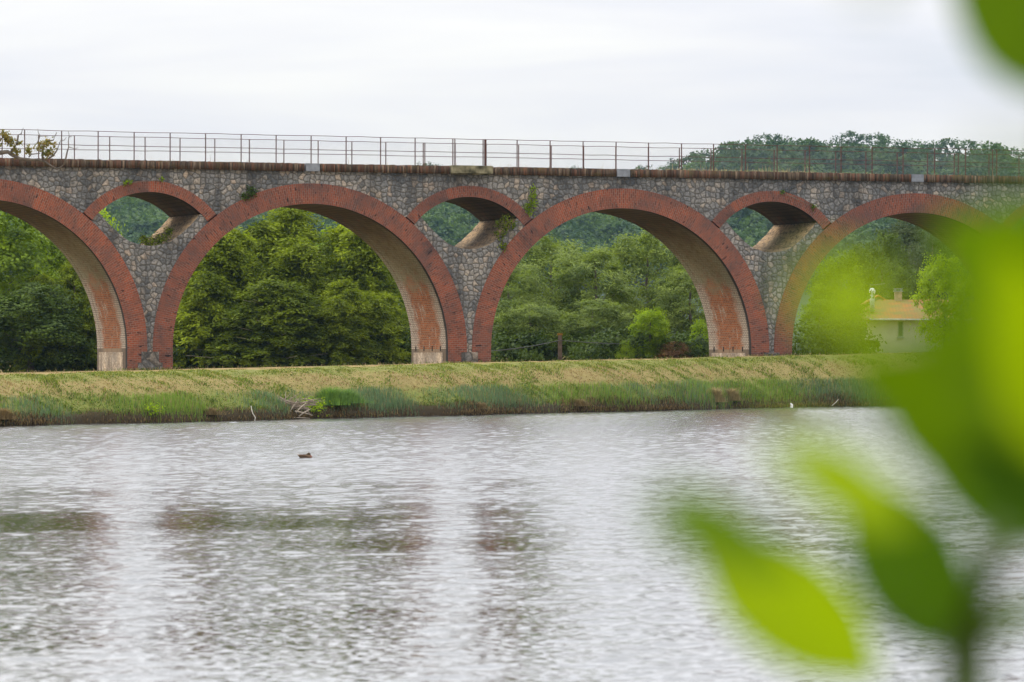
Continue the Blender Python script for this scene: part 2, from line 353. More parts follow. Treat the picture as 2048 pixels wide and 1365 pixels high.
tag(link('ground', mesh_np(np.stack([GX, GY, GZ], -1).reshape(-1, 3), gq, uv=guv, smooth=True), M['ground']), kind='structure')
bed = MB(); bed.quad([(-3500, -300, -1.5), (3500, -300, -1.5), (3500, 3500, -1.5), (-3500, 3500, -1.5)])
tag(bed.build('terrain', plain('dark_earth', (.10, .08, .05), .95)), kind='structure')
def water_mat():
    m, nt, b = mat('pond_water', .12, .5); b.inputs['Base Color'].default_value = (.085, .09, .085, 1); b.inputs['IOR'].default_value = 1.5
    tc = nd(nt, 'ShaderNodeTexCoord'); o = tc.outputs['Object']
    mp = nd(nt, 'ShaderNodeMapping', i_Vector=o); mp.inputs['Scale'].default_value = (1.0, 1.25, 1)
    def slope(scale, amp, det):
        n = nd(nt, 'ShaderNodeTexNoise', i_Vector=mp.outputs[0]); n.noise_dimensions = '2D'; n.inputs['Scale'].default_value = scale; n.inputs['Detail'].default_value = det
        n.inputs['Roughness'].default_value = .6
        s = nd(nt, 'ShaderNodeVectorMath', operation='SUBTRACT', i_0=n.outputs[1]); s.inputs[1].default_value = (.5, .5, .5)
        q = nd(nt, 'ShaderNodeVectorMath', operation='SCALE', i_0=s.outputs[0]); q.inputs['Scale'].default_value = amp; return q.outputs[0]
    # ruffled lanes shaped to reflect bright sky, between calmer ones that mirror the far bank (1 = ruffled, stored on the mesh)
    ca = nd(nt, 'ShaderNodeVertexColor'); ca.layer_name = 'Col'; calm = nd(nt, 'ShaderNodeSeparateColor', i_0=ca.outputs[0]).outputs[0]
    ruffle = math_(nt, 'ADD', .5, math_(nt, 'MULTIPLY', calm, .5))
    s = nd(nt, 'ShaderNodeVectorMath', operation='ADD', i_0=slope(9.0, .26, 4), i_1=slope(2.0, .05, 2)).outputs[0]
    s = nd(nt, 'ShaderNodeVectorMath', operation='SCALE', i_0=s); lk(nt, ruffle, s.inputs['Scale']); s = s.outputs[0]
    s = nd(nt, 'ShaderNodeVectorMath', operation='MULTIPLY', i_0=s, i_1=(1.0, 1.0, 0.0)).outputs[0]
    s = nd(nt, 'ShaderNodeVectorMath', operation='ADD', i_0=s, i_1=(0, 0, 1)).outputs[0]
    s = nd(nt, 'ShaderNodeVectorMath', operation='NORMALIZE', i_0=s).outputs[0]
    lk(nt, s, b.inputs['Normal']); lk(nt, s, b.inputs['Coat Normal'])
    b.inputs['Coat Weight'].default_value = 1; b.inputs['Coat IOR'].default_value = 1.6
    rg = math_(nt, 'ADD', .05, math_(nt, 'MULTIPLY', calm, .12)); lk(nt, rg, b.inputs['Roughness']); lk(nt, rg, b.inputs['Coat Roughness']); return m
wx_ = np.arange(-27, 27.01, .085); wy_ = np.arange(24, 198, .085); WXg, WYg = np.meshgrid(wx_, wy_, indexing='ij')
lane_ = vnoise(WXg+7, WYg, .30, 71)*.6+vnoise(WXg, WYg, .09, 72)*.4
yy_ = WYg+8*(vnoise(WXg, WYg, .16, 73)-.5)*2+2.5*(vnoise(WXg, WYg, .7, 74)-.5)*2          # ragged edge of the calm water
t_ = np.clip(np.interp(yy_, [24, 33, 50, 88], [0, 1, 1, 0]), 0, 1); band_ = t_*t_*(3-2*t_)
calm_x_ = np.interp(WXg+.5*(lane_-.5), [-30, .1, .9, 1.8, 2.6, 4.5, 9], [1, 1, .2, .2, .7, .6, .35])
for sl_, wd_ in ((-.0872, .36), (-.0138, .30)):          # two rougher lanes shaped to reflect bright columns down the pond
    calm_x_ = calm_x_*(1-.66*np.exp(-((WXg-sl_*WYg+.25*(lane_-.5))/wd_)**2))
calm_ = band_*calm_x_*np.clip((lane_-.2)*2.2, .65, 1)
ruf = 1.22-.90*calm_
edge_ = np.clip(np.minimum(np.minimum(WXg+27, 27-WXg), np.minimum(WYg-24, 200-WYg))/1.5, 0, 1)
hgt_ = np.zeros_like(WXg); gw = np.random.default_rng(81)
for lam_ in np.exp(gw.uniform(math.log(.27), math.log(.95), 44)):
    th_ = gw.normal(1.2, 1.0); k_ = 2*math.pi/lam_
    hgt_ += .0155/k_*np.sin(k_*(WXg*math.cos(th_)+WYg*math.sin(th_))+gw.uniform(0, 6.28)+.5*np.sin(WXg*gw.uniform(.1, .5)+WYg*gw.uniform(.1, .4)))
hgt_ *= ruf*edge_
wi = np.arange(WXg.size).reshape(WXg.shape)
Wq = np.stack([wi[:-1, :-1], wi[1:, :-1], wi[1:, 1:], wi[:-1, 1:]], -1).reshape(-1, 4)
Wv = np.stack([WXg, WYg, hgt_], -1).reshape(-1, 3); n_ = len(Wv)
fr_ = [(-120, 3), (160, 3), (160, 260), (-120, 260)]; inn = [(-27, 24), (wx_[-1], 24), (wx_[-1], wy_[-1]), (-27, wy_[-1])]
Wv = np.concatenate([Wv, [(x, y, 0) for x, y in fr_], [(x, y, 0) for x, y in inn]])
Wq = np.concatenate([Wq, [(n_+k, n_+(k+1) % 4, n_+4+(k+1) % 4, n_+4+k) for k in range(4)]])
Wc = np.concatenate([1-calm_.ravel(), np.ones(8)])[:, None]*np.ones(3)
tag(link('water', mesh_np(Wv, Wq, col=Wc, smooth=True), water_mat()), kind='structure')
nb = MB()                                               # the near bank the camera stands on
ys = [-40, -8, 2.5, 4.5, 6]; zs = [.75, .65, .55, .2, -.6]
for a in range(4): nb.quad([(-90, ys[a], zs[a]), (120, ys[a], zs[a]), (120, ys[a+1], zs[a+1]), (-90, ys[a+1], zs[a+1])])
tag(nb.build('ground_bank', plain('near_turf', (.12, .15, .04), .95, .5, 3)), kind='structure')
# hills
RID = [(-1500, 352), (0, 350), (600, 350), (780, 342), (850, 338), (960, 346), (1130, 345), (1250, 346), (1320, 338), (1360, 322), (1420, 305), (1500, 290), (1600, 288), (1700, 278), (1800, 286), (1900, 300), (2048, 308), (2600, 320)]
YR = 1400.
def ridge_z(X):
    px = 1024+np.asarray(X)*F/YR
    y = np.interp(px, [a for a, _ in RID], [b for _, b in RID]); return H+(YH-y)*YR/F-np.interp(px, [1250, 1500], [17., 13.])
def hill_z(X, Y):
    X = np.asarray(X, float); Y = np.asarray(Y, float)
    t = np.clip((Y-900)/(YR-900), 0, 1); t = t*t*(3-2*t)
    b = np.clip((Y-YR)/500, 0, 1)
    return -1+(ridge_z(X*YR/np.maximum(Y, 500))+1)*t*(1-.6*b)+(vnoise(X, Y, .012, 9)-.5)*16*t*(1-t)*1.5
hx = np.linspace(-700, 700, 71); hy = np.linspace(860, 1900, 53)
HX, HY = np.meshgrid(hx, hy, indexing='ij'); HZ = hill_z(HX, HY); hi = np.arange(HX.size).reshape(HX.shape)
hq = np.stack([hi[:-1, :-1], hi[1:, :-1], hi[1:, 1:], hi[:-1, 1:]], -1).reshape(-1, 4)
tag(link('hills', mesh_np(np.stack([HX, HY, HZ], -1).reshape(-1, 3), hq, smooth=True), plain('forest_floor', (.03, .05, .02), .95, .4, .05)), kind='structure')
# ------------------------------------------------------------------ viaduct
ZC = 8.57016+H; ZB = .1848+H; ZO = 7.69236+H; WD = 4.75; RI = 6.46; TR = .91; RO = RI+TR; CZ = ZO-RO; SP_ = 15.0
GB = .3                                                # everything goes down to here, below the turf
via = empty('railway_viaduct', (U0[0], U0[1], 0), 'long brick and rubble stone viaduct of round arches crossing behind the pond bank', 'viaduct', rz=TH)
def ext_z(x):
    q = RO**2-(7.5-np.abs(x))**2; return np.where(q > 0, CZ+np.sqrt(np.maximum(q, 0)), GB)
SRI, SRT = 3.38, .5; SCZ = 3.82+H; SRO = SRI+SRT
def s_in(x): return SCZ+np.sqrt(np.maximum(SRI**2-x**2, 0))
def s_out(x): return SCZ+np.sqrt(np.maximum(SRO**2-x**2, 0))
LX = [0, .4, .95, 1.4, 1.9, 2.33, 3.2]; LZ = [4.83, 4.87, 5.03, 5.35, 5.80, 6.28, 7.2]
def low_z(x): return np.interp(np.abs(x), LX, np.array(LZ)+H)
ZT = ZC-.34
PIERS = list(range(-1, 5)); ARCH = [k+.5 for k in range(-2, 5)]
xs = np.unique(np.concatenate([np.linspace(-7.5, 7.5, 151), [-.131, .131, -.13, .13], np.linspace(-3.1, 3.1, 63)]))
for k in PIERS:
    uo = k*SP_
    up = MB(), MB(); lo = MB(), MB(); infl = MB()
    for x0, x1 in zip(xs[:-1], xs[1:]):
        xm = (x0+x1)/2
        def top_lo(x): return np.maximum(ext_z(x), np.where(np.abs(x) < 3.05, s_out(np.minimum(np.abs(x), 3.05)), 0))
        a0, a1 = float(top_lo(x0)), float(top_lo(x1))
        for dd, fl in ((0.0, 0), (WD, 1)):
            P = [(uo+x0, dd, a0), (uo+x1, dd, a1), (uo+x1, dd, ZT), (uo+x0, dd, ZT)]; UVs = [(p[0], p[2]) for p in P]
            if fl: P = P[::-1]; UVs = UVs[::-1]
            up[fl].quad(P, UVs)
        # lower V between the haunches
        if abs(xm) < 2.75:
            b0, b1 = float(ext_z(x0)), float(ext_z(x1)); c0, c1 = float(min(low_z(x0), s_in(x0))), float(min(low_z(x1), s_in(x1)))
            if c0 > b0+1e-3 or c1 > b1+1e-3:
                c0 = max(c0, b0); c1 = max(c1, b1)
                for dd, fl in ((0.0, 0), (WD, 1)):
                    P = [(uo+x0, dd, b0), (uo+x1, dd, b1), (uo+x1, dd, c1), (uo+x0, dd, c0)]; UVs = [(p[0], p[2]) for p in P]
                    if fl: P = P[::-1]; UVs = UVs[::-1]
                    lo[fl].quad(P, UVs)
                if abs(xm) < 2.34:
                    infl.quad([(uo+x0, 0, c0), (uo+x1, 0, c1), (uo+x1, WD, c1), (uo+x0, WD, c0)], [(x0*1.35, 0), (x1*1.35, 0), (x1*1.35, WD), (x0*1.35, WD)])
    for fl in (0, 1): up[fl].build('spandrel_wall', M['stone'], via); lo[fl].build('pier_wall', M['stone'], via)
    infl.build('opening_floor', M['stone_in'], via, smooth=True)
    # relieving arch ring and vault
    a_end = math.asin(min(1, 3.02/SRO)); n = 48
    an = np.linspace(-a_end, a_end, n+1)
    for dd0, dd1 in ((-.025, .45), (WD-.45, WD+.025)):
        rb = MB()
        for i in range(n):
            p, q = an[i], an[i+1]
            pt = lambda a, r, d: (uo+r*math.sin(a), d, SCZ+r*math.cos(a))
            for d, fl in ((dd0, 0), (dd1, 1)):
                P = [pt(p, SRI, d), pt(q, SRI, d), pt(q, SRO, d), pt(p, SRO, d)]; UVs = [(0, p*3.6+k), (0, q*3.6+k), (SRT, q*3.6+k), (SRT, p*3.6+k)]
                if fl: P = P[::-1]; UVs = UVs[::-1]
                rb.quad(P, UVs)
            rb.quad([pt(p, SRI, dd1), pt(q, SRI, dd1), pt(q, SRI, dd0), pt(p, SRI, dd0)], [(dd1, 9.5), (dd1, 9.5), (dd0, 9.5), (dd0, 9.5)], 1)
            rb.quad([pt(p, SRO, dd0), pt(q, SRO, dd0), pt(q, SRO, dd1), pt(p, SRO, dd1)])
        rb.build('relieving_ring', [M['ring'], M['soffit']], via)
    vb = MB()
    for i in range(n):
        p, q = an[i], an[i+1]
        vb.quad([pt(p, SRI, WD-.45), pt(q, SRI, WD-.45), pt(q, SRI, .45), pt(p, SRI, .45)], [(WD-.45, 10+p*1.5*(-1 if p < 0 else -1)), (WD-.45, 10-abs(q)*1.5), (.45, 10-abs(q)*1.5), (.45, 10-abs(p)*1.5)])
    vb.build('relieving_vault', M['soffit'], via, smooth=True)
    # stepped foot stones on the front
    fb = MB(); fb.box((uo-.40, -.055, GB), (uo+.40, .2, ZB)); fb.box((uo-.56, -.062, GB), (uo+.56, .2, ZB-.48)); fb.build('foot_block', M['quoin'], via)
    # panels of pale stone under both springings
    for s in (-1, 1):
        xf = uo+s*(7.5-RI)
        pb = MB(); x0, x1 = sorted((xf, xf+s*.012)); pb.box((x0, .62, GB), (x1, WD-.28, ZB-.02)); 
        pb.quad([(xf+s*.014, .62, GB), (xf+s*.014, WD-.28, GB), (xf+s*.014, WD-.28, ZB-.02), (xf+s*.014, .62, ZB-.02)][::s], [(.62, 0), (WD, 0), (WD, ZB), (.62, ZB)][::s])
        pb.build('footing_panel', M['foot_stone'], via)
# main arch rings and vaults
for kc in ARCH:
    uc = kc*SP_
    path = [(-math.pi/2, GB)] + [(-math.pi/2, GB+(CZ-GB)*t) for t in np.linspace(.25, .9, 4)] + [(a, None) for a in np.linspace(-math.pi/2, math.pi/2, 97)] + [(math.pi/2, GB+(CZ-GB)*t) for t in np.linspace(.9, .25, 4)] + [(math.pi/2, GB)]
    def pt(pa, r, d):
        a, z = pa
        return (uc+r*math.sin(a), d, CZ+r*math.cos(a) if z is None else z)
    rm = RI+TR/2; s = 0; S = [0]
    for i in range(len(path)-1):
        A, B = np.array(pt(path[i], rm, 0)), np.array(pt(path[i+1], rm, 0)); s += np.linalg.norm(A-B); S.append(s)
    hh = [max(0., min(1., (pt(pa, RI, 0)[2]-CZ)/RI))*10 for pa in path]
    for dd0, dd1 in ((-.04, .45), (WD-.45, WD+.04)):
        rb = MB()
        for i in range(len(path)-1):
            p, q = path[i], path[i+1]
            for d, fl in ((dd0, 0), (dd1, 1)):
                P = [pt(p, RI, d), pt(q, RI, d), pt(q, RO, d), pt(p, RO, d)]; UVs = [(0, S[i]+kc*31), (0, S[i+1]+kc*31), (TR, S[i+1]+kc*31), (TR, S[i]+kc*31)]
                if fl: P = P[::-1]; UVs = UVs[::-1]
                rb.quad(P, UVs)
            rb.quad([pt(p, RI, dd1), pt(q, RI, dd1), pt(q, RI, dd0), pt(p, RI, dd0)], [(dd1, hh[i]), (dd1, hh[i+1]), (dd0, hh[i+1]), (dd0, hh[i])], 1)
            rb.quad([pt(p, RO, dd0), pt(q, RO, dd0), pt(q, RO, dd1), pt(p, RO, dd1)])
        rb.build('arch_ring', [M['ring'], M['soffit']], via)
    vb = MB()
    for i in range(len(path)-1):
        p, q = path[i], path[i+1]
        vb.quad([pt(p, RI+.01, WD-.45), pt(q, RI+.01, WD-.45), pt(q, RI+.01, .45), pt(p, RI+.01, .45)], [(WD-.45, hh[i]), (WD-.45, hh[i+1]), (.45, hh[i+1]), (.45, hh[i])])
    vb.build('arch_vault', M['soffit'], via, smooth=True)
    cb = MB(); cb.box((uc-.32, -.13, ZT), (uc+.32, .44, ZC+.01)); cb.build('coping_block', M['cement'], via)
UA, UB = -1.5*SP_-7.4, 4.5*SP_+7.4
ab = MB()
for u0, u1 in ((UA-5, UA-.05), (UB+.05, UB+5)):
    ab.box((u0, .02, GB), (u1, WD-.02, ZT)); ab.build('abutment', M['stone'], via); ab = MB()
dk = MB(); dk.box((UA, .5, ZT-.4), (UB, WD-.5, ZC-.06)); dk.build('deck', M['gravel'], via)
for dfront in (1, 0):                                   # coping of bricks on edge, front and rear
    V = []; Q = []; CO = []; n = 0
    u = UA
    pal = np.array([(.17, .09, .055), (.21, .10, .06), (.13, .085, .055), (.20, .14, .09), (.10, .07, .05), (.26, .18, .12), (.15, .075, .045)])
    while u < UB:
        wb = .068+.022*random.random(); uc = u+wb/2
        blk = any(abs(uc-kc*SP_) < .36 for kc in ARCH) or (abs(uc-SP_) < 1.0 and dfront)
        if not blk:
            f = .12+.035*random.random(); h = .345+.03*(random.random()-.5)+(-.05 if random.random() < .06 else 0); z0 = ZT-.01*random.random()
            d0, d1 = (-f, .46) if dfront else (WD-.46, WD+f)
            x0, x1 = u, u+wb-.006
            V += [(x0, d0, z0), (x1, d0, z0), (x1, d1, z0), (x0, d1, z0), (x0, d0, ZT+h), (x1, d0, ZT+h), (x1, d1, ZT+h), (x0, d1, ZT+h)]
            Q += [(n, n+1, n+5, n+4), (n+1, n+2, n+6, n+5), (n+2, n+3, n+7, n+6), (n+3, n, n+4, n+7), (n+4, n+5, n+6, n+7), (n+3, n+2, n+1, n)]; n += 8
            c = pal[random.randrange(len(pal))]*(.4+.5*random.random()); CO += [c]*8
        u += wb
    link('coping', mesh_np(V, Q, col=np.array(CO)), M['coping'], via)
sb = MB(); sb.box((SP_-.97, -.42, ZT+.02), (SP_+.97, .46, ZC+.03)); sb.box((SP_-.9, -.25, ZT-.03), (SP_+.9, .2, ZT+.018)); sb.build('ledge_slab', M['slab'], via)
# putlog slots above the pale footing panels
for k in (1, 2):
    for d in np.linspace(.95, WD-.55, 4):
        sl = MB(); xf = k*SP_-(7.5-RI); sl.box((xf-.008, d-.04, ZB+.05), (xf+.02, d+.04, ZB+.27)); sl.build('putlog_slot', plain('slot_dark', (.02, .015, .012), .9), via)
# ------------------------------------------------------------------ railings
def proj(u, d, z):
    p = U0+UX*u+UD*d; return 1024+F*p[0]/p[1]
def u_at(px, d):
    lo_, hi_ = -60., 120.
    for _ in range(60):
        m_ = (lo_+hi_)/2
        if proj(m_, d, 0) < px: lo_ = m_
        else: hi_ = m_
    return lo_
FP = [49, 123, 196, 268, 340, 411, 482, 552, 622, 692, 761, 830, 905.5, 909.5, 966, 970.5, 1034, 1100, 1166, 1232, 1297, 1363, 1427, 1491, 1554, 1619, 1682, 1744, 1806, 1869, 1931, 1985, 1993.5, 2055]
us = [u_at(x, .2) for x in FP]
us = [us[0]-1.66*i for i in range(16, 0, -1)] + us + [us[-1]+1.66*i for i in range(1, 22)]
us = [u for u in us if UA < u < UB]
def railing(d, label, jit):
    r = empty('railing', (U0[0], U0[1], 0), label, 'railing', 'railings along the viaduct deck', TH)
    zt = ZC+1.25; zm = ZC+.64
    for i, u in enumerate(us):
        b = MB(); t = .05 if (jit == 0 and 969 < proj(u, d, 0) < 975) else .019; lean = random.uniform(-.012, .012)
        x = u+jit*random.uniform(.8, 1.2)
        P = [(x-t, d-.012), (x+t, d-.012), (x+t, d+.012), (x-t, d+.012)]
        b.box((x-t, d-.02, ZC-.12), (x+t, d+.02, zt+.01)); b.build('post', M['rust'], r)
    for z, nm, rr in ((zt, 'top_rail', .014), (zm, 'middle_rail', .014)):
        tb = TB(); pts = [(UA+.3+i*(UB-UA-.6)/140, d-.03, z+random.uniform(-.012, .012)) for i in range(141)]
        tb.add(pts, rr, 5); tb.build(nm, M['rust'], r)
    V = []; Q = []; n = 0; g = .115; hw = .0022; h0, h1 = ZC-.0, ZC+1.2
    k = UA
    while k < UB-1.3:
        for sgn in (1, -1):
            x0, x1 = (k, k+1.2) if sgn > 0 else (k+1.2, k)
            V += [(x0-hw, d-.06-.006*sgn, h0), (x0+hw, d-.06-.006*sgn, h0), (x1+hw, d-.06-.006*sgn, h1), (x1-hw, d-.06-.006*sgn, h1)]; Q.append((n, n+1, n+2, n+3)); n += 4
        k += g
    link('wire_mesh', mesh_np(V, Q), M['wire'], r)
railing(.22, 'rusty two rail railing with wire mesh along the near edge of the viaduct', 0)
railing(WD-.45, 'rusty railing along the far edge of the viaduct, seen behind the near one', .06)
# ------------------------------------------------------------------ foliage builders
def crown_np(seed, lobes, n_leaf, L, Wd, per=45, crad=.45, droop=0.0, shell=(.72, 1.06), upb=.25, flat=.4):
    g = np.random.default_rng(seed)
    lob = np.array([[*c, *r] for c, r in lobes], float); area = (lob[:, 3]*lob[:, 4]*lob[:, 5])**(2/3); pr = area/area.sum()
    nc = max(4, n_leaf//per); li = g.choice(len(lob), nc, p=pr)
    dirs = unit(g.normal(size=(nc, 3))+np.array([0, 0, upb])); rad = g.uniform(shell[0], shell[1], nc)
    rad = np.where(g.random(nc) < .12, g.uniform(.3, .8, nc), rad)
    cc = lob[li, :3]+dirs*lob[li, 3:]*rad[:, None]
    # drop clusters deep inside another lobe
    ins = np.zeros(nc, int)
    for l in lob: ins += (((cc-l[:3])/l[3:])**2).sum(1) < .5
    keep = ins == 0
    if keep.sum() > 10: cc, dirs = cc[keep], dirs[keep]; nc = len(cc)
    csz = g.uniform(.5, 1.5, nc)*crad; bri = g.random(nc)
    ci = np.repeat(np.arange(nc), per); n = len(ci)
    off = g.normal(size=(n, 3))*np.array([1, 1, .7])*csz[ci][:, None]*.62
    P = cc[ci]+off
    Nn = unit(g.normal(size=(n, 3))*flat+np.array([0, 0, .45])+dirs[ci]*.9)
    D = unit(g.normal(size=(n, 3))*.9+dirs[ci]*.25+np.array([0, 0, -droop])); D = unit(D-Nn*(D*Nn).sum(1, keepdims=True)*.8)
    S = unit(np.cross(D, Nn))
    V, Q = diamonds(P, D, S, L*g.uniform(.6, 1.3, n), Wd*g.uniform(.7, 1.3, n))
    c = np.clip(.05+.65*bri[ci]+.3*g.random(n), 0, 1)
    return V, Q, np.repeat(c, 4)[:, None]*np.ones(3)
def crown_mesh(*a, **k):
    V, Q, c = crown_np(*a, **k); return mesh_np(V, Q, col=c)
def broad_lobes(seed, Ht, Rd, n=14, z0=.2):
    g = np.random.default_rng(seed); L = [((0, 0, Ht*.58), (Rd*.72, Rd*.72, Ht*.36))]
    for i in range(n):
        a = i*2.4+g.uniform(-.4, .4); h = z0+(1-z0)*(i+.5)/n; prof = math.sin(math.pi*min(.97, max(.12, (h-z0*.5)*.95)))**.7
        r = Rd*prof*g.uniform(.55, .8); s = Rd*g.uniform(.30, .46)
        L.append(((r*math.cos(a), r*math.sin(a), Ht*h*.93), (s, s, s*g.uniform(.7, .95))))
    return L
def trunk_mesh(seed, Ht, r0, n=7, spread=.35):
    g = np.random.default_rng(seed); tb = TB(); pts = [(0, 0, -.3)]; x = y = 0
    for i in range(1, 7): x += g.normal()*.06*Ht/10; y += g.normal()*.06*Ht/10; pts.append((x, y, Ht*.88*i/6))
    tb.add(pts, np.linspace(r0, r0*.2, 7), 8)
    for i in range(n):
        h = g.uniform(.22, .75); a = g.uniform(0, 6.28); b = np.array([np.interp(h*.88*Ht/1, [p[2] for p in pts], [p[j] for p in pts]) for j in range(2)]+[h*.88*Ht])
        ln = Ht*spread*g.uniform(.6, 1.1)*(1.1-h*.6); e = b+np.array([math.cos(a)*ln*.8, math.sin(a)*ln*.8, ln*.5]); m_ = (b+e)/2+np.array([0, 0, -.06*ln])
        tb.add([b, m_, e], [r0*.42*(1-h*.6), r0*.25*(1-h*.6), r0*.06], 6)
    return tb.mesh()
PROTO = {}
def proto(kind, var):
    key = (kind, var)
    if key in PROTO: return PROTO[key]
    s = hash(kind) % 1 + var*17 + {'broad': 100, 'lime': 200, 'thuja': 300, 'willow': 400, 'oak': 500, 'pine': 600, 'bush': 700}[kind]
    if kind in ('broad', 'lime', 'oak'):
        cr = crown_mesh(s, broad_lobes(s, 10, 3.3, 17, .12), 24000, .27, .17, 60, .60, .15, shell=(.6, 1.18))
        tr = trunk_mesh(s, 10, .24)
    elif kind == 'willow':
        cr = crown_mesh(s, broad_lobes(s, 10, 3.4, 22, .06), 34000, .30, .10, 75, .55, .35, upb=.4, shell=(.65, 1.15))
        tr = trunk_mesh(s, 10, .22)
    elif kind == 'pine':
        L = []; g = np.random.default_rng(s)
        for i in range(26):
            h = .25+.75*i/26; a = i*2.4; r = 2.6*(1.08-h)**.6; L.append(((r*.6*math.cos(a), r*.6*math.sin(a), 10*h), (r*.5+.3, r*.5+.3, .45)))
        cr = crown_mesh(s, L, 22000, .30, .05, 45, .38, .1); tr = trunk_mesh(s, 10, .2, 12, .2)
    elif kind == 'thuja':
        g = np.random.default_rng(s); P = []; D = []; Nn = []; B = []
        for st in range(9):                             # several leaning leaders
            bx, by = (0, 0) if st == 0 else (g.normal()*1.5, g.normal()*1.5); top = 10 if st == 0 else g.uniform(6.8, 9.9)
            for i in range(300 if st == 0 else 185):
                h = g.random()**.8; z = .3+h*(top-.3); rr = (2.3 if st == 0 else 1.7)*(1.03-h)**.6*g.uniform(.35, 1.2); a = g.uniform(0, 6.28)
                o = np.array([math.cos(a), math.sin(a), 0]); c0 = np.array([bx, by, z])+o*rr
                m_ = 44; t = g.random(m_)
                p = c0+o*(t[:, None]-.4)*.75+np.stack([g.normal(size=m_)*.13, g.normal(size=m_)*.13, -t*t*.4+g.normal(size=m_)*.14], 1)
                P.append(p); D.append(unit(o*.55+np.array([0, 0, -.55])+g.normal(size=(m_, 3))*.55)); Nn.append(unit(o+g.normal(size=(m_, 3))*.7)); B.append(np.full(m_, g.random()))
        P = np.concatenate(P); D = np.concatenate(D); S = unit(np.cross(D, np.concatenate(Nn))); B = np.concatenate(B)
        V, Q = diamonds(P, D, S, .25*g.uniform(.5, 1.4, len(P)), .10); c = np.clip(.1+.6*B+.3*g.random(len(P)), 0, 1)
        cr = mesh_np(V, Q, col=np.repeat(c, 4)[:, None]*np.ones(3))
        tb = TB(); tb.add([(0, 0, -.3), (.1, 0, 4), (0, .1, 8), (0, 0, 9.9)], [.2, .15, .08, .03], 8)
        for i in range(34):
            h = g.uniform(.08, .9)*9; a = g.uniform(0, 6.28); ln = (3.7*(1.05-h/10)); o = np.array([math.cos(a), math.sin(a), 0.])
            b = np.array([0, 0, h]); tb.add([b, b+o*ln*.5+np.array([0, 0, .05]), b+o*ln+np.array([0, 0, .45])], [.045, .03, .012], 5)
        tr = tb.mesh()
    elif kind == 'bush':
        L = [((g_[0], g_[1], g_[2]), (.9, .9, .8)) for g_ in ((0, 0, .8), (.9, .2, .6), (-.8, .1, .7), (.1, .7, .6), (.3, -.5, 1.3), (-.4, .2, 1.5), (0, -.8, .5), (0, 0, 2.1))]
        cr = crown_mesh(s, L, 9000, .16, .09, 40, .33, .1); tr = trunk_mesh(s, 2, .05, 6, .5)
    PROTO[key] = (cr, tr); return PROTO[key]
MATS = {'broad': 'broad', 'lime': 'lime', 'thuja': 'thuja', 'willow': 'willow', 'oak': 'oak', 'pine': 'pine', 'bush': 'broad'}
PMESH = {}
def tree(name, label, cat, x, ytop, Y, kind, var, wpx, matn=None, group=None, rz=None, zg=None):
    """x, ytop: where the photo shows the crown's axis and its top; wpx: crown width in photo pixels"""
    top = at(x, ytop, Y); g = float(ground_level(top.x)) - .1 if zg is None else zg
    cr, tr = proto(kind, var); mm = M[matn or MATS[kind]]
    base_h = {'bush': 2.85}.get(kind, 10.6 if kind not in ('thuja', 'pine') else 10.1); base_w = {'bush': 3.2, 'thuja': 6.2, 'pine': 4.6, 'willow': 8.0}.get(kind, 7.9)
    sz = (top.z-g)/base_h; sx = wpx*Y/F/base_w
    r = empty(name, (top.x, Y, g), label, cat, group, random.uniform(0, 6.28) if rz is None else rz); r.scale = (sx, sx, sz)
    for nm, me, mt in (('crown', cr, mm), ('trunk', tr, M['bark_pale'] if kind in ('thuja', 'pine') else M['bark'])):
        k = (me.name if False else id(me), mt.name)
        if k not in PMESH:
            m2 = me.copy(); m2.materials.clear(); m2.materials.append(mt); PMESH[k] = m2
        o = bpy.data.objects.new(nm, PMESH[k]); C.objects.link(o); o.parent = r
    return r
T = 'trees behind the viaduct'
# seen through the first arch
tree('broadleaf_tree', 'tall mid green tree at the picture edge, crown rising under the leftmost arch', 'tree', -20, 392, 214, 'broad', 0, 300, group=T)
tree('broadleaf_tree', 'rounded green tree just right of the tallest one under the leftmost arch', 'tree', 75, 430, 219, 'broad', 1, 230, group=T)
tree('broadleaf_tree', 'darker low tree in front of the others under the leftmost arch', 'tree', 60, 560, 209, 'oak', 0, 260, group=T)
tree('conifer_tree', 'yellow green drooping conifer beside the first pier, under the leftmost arch', 'tree', 150, 520, 211, 'thuja', 0, 170, group=T)
tree('conifer_tree', 'dark conifer low against the first pier under the leftmost arch', 'tree', 195, 585, 213, 'thuja', 1, 150, 'thuja_dark', T)
tree('lime_tree', 'bright lime green tree top showing in the small opening above the first pier', 'tree', 175, 392, 226, 'lime', 0, 190, group=T)
# second arch
tree('conifer_tree', 'tall yellow green conifer highest under the second arch', 'tree', 580, 408, 216, 'thuja', 0, 300, group=T)
tree('conifer_tree', 'broad conifer with pale bare trunk left of the tallest under the second arch', 'tree', 460, 455, 212, 'thuja', 1, 280, group=T)
tree('conifer_tree', 'shorter conifer tucked behind the left ring of the second arch', 'tree', 365, 530, 215, 'thuja', 0, 200, group=T)
tree('conifer_tree', 'dark green conifer in front at the middle of the second arch', 'tree', 540, 560, 208, 'thuja', 1, 300, 'thuja_dark', T)
tree('conifer_tree', 'thin conifer with pale bare branches right of centre under the second arch', 'tree', 685, 560, 209, 'thuja', 0, 200, group=T)
tree('broadleaf_tree', 'fresh green tree on the right under the second arch', 'tree', 690, 442, 224, 'lime', 1, 230, 'broad', T)
tree('broadleaf_tree', 'green tree behind the right vault of the second arch', 'tree', 765, 500, 219, 'broad', 0, 190, group=T)
tree('lime_tree', 'small yellow green tree against the vault at lower right of the second arch', 'tree', 800, 615, 214, 'lime', 0, 130, group=T)
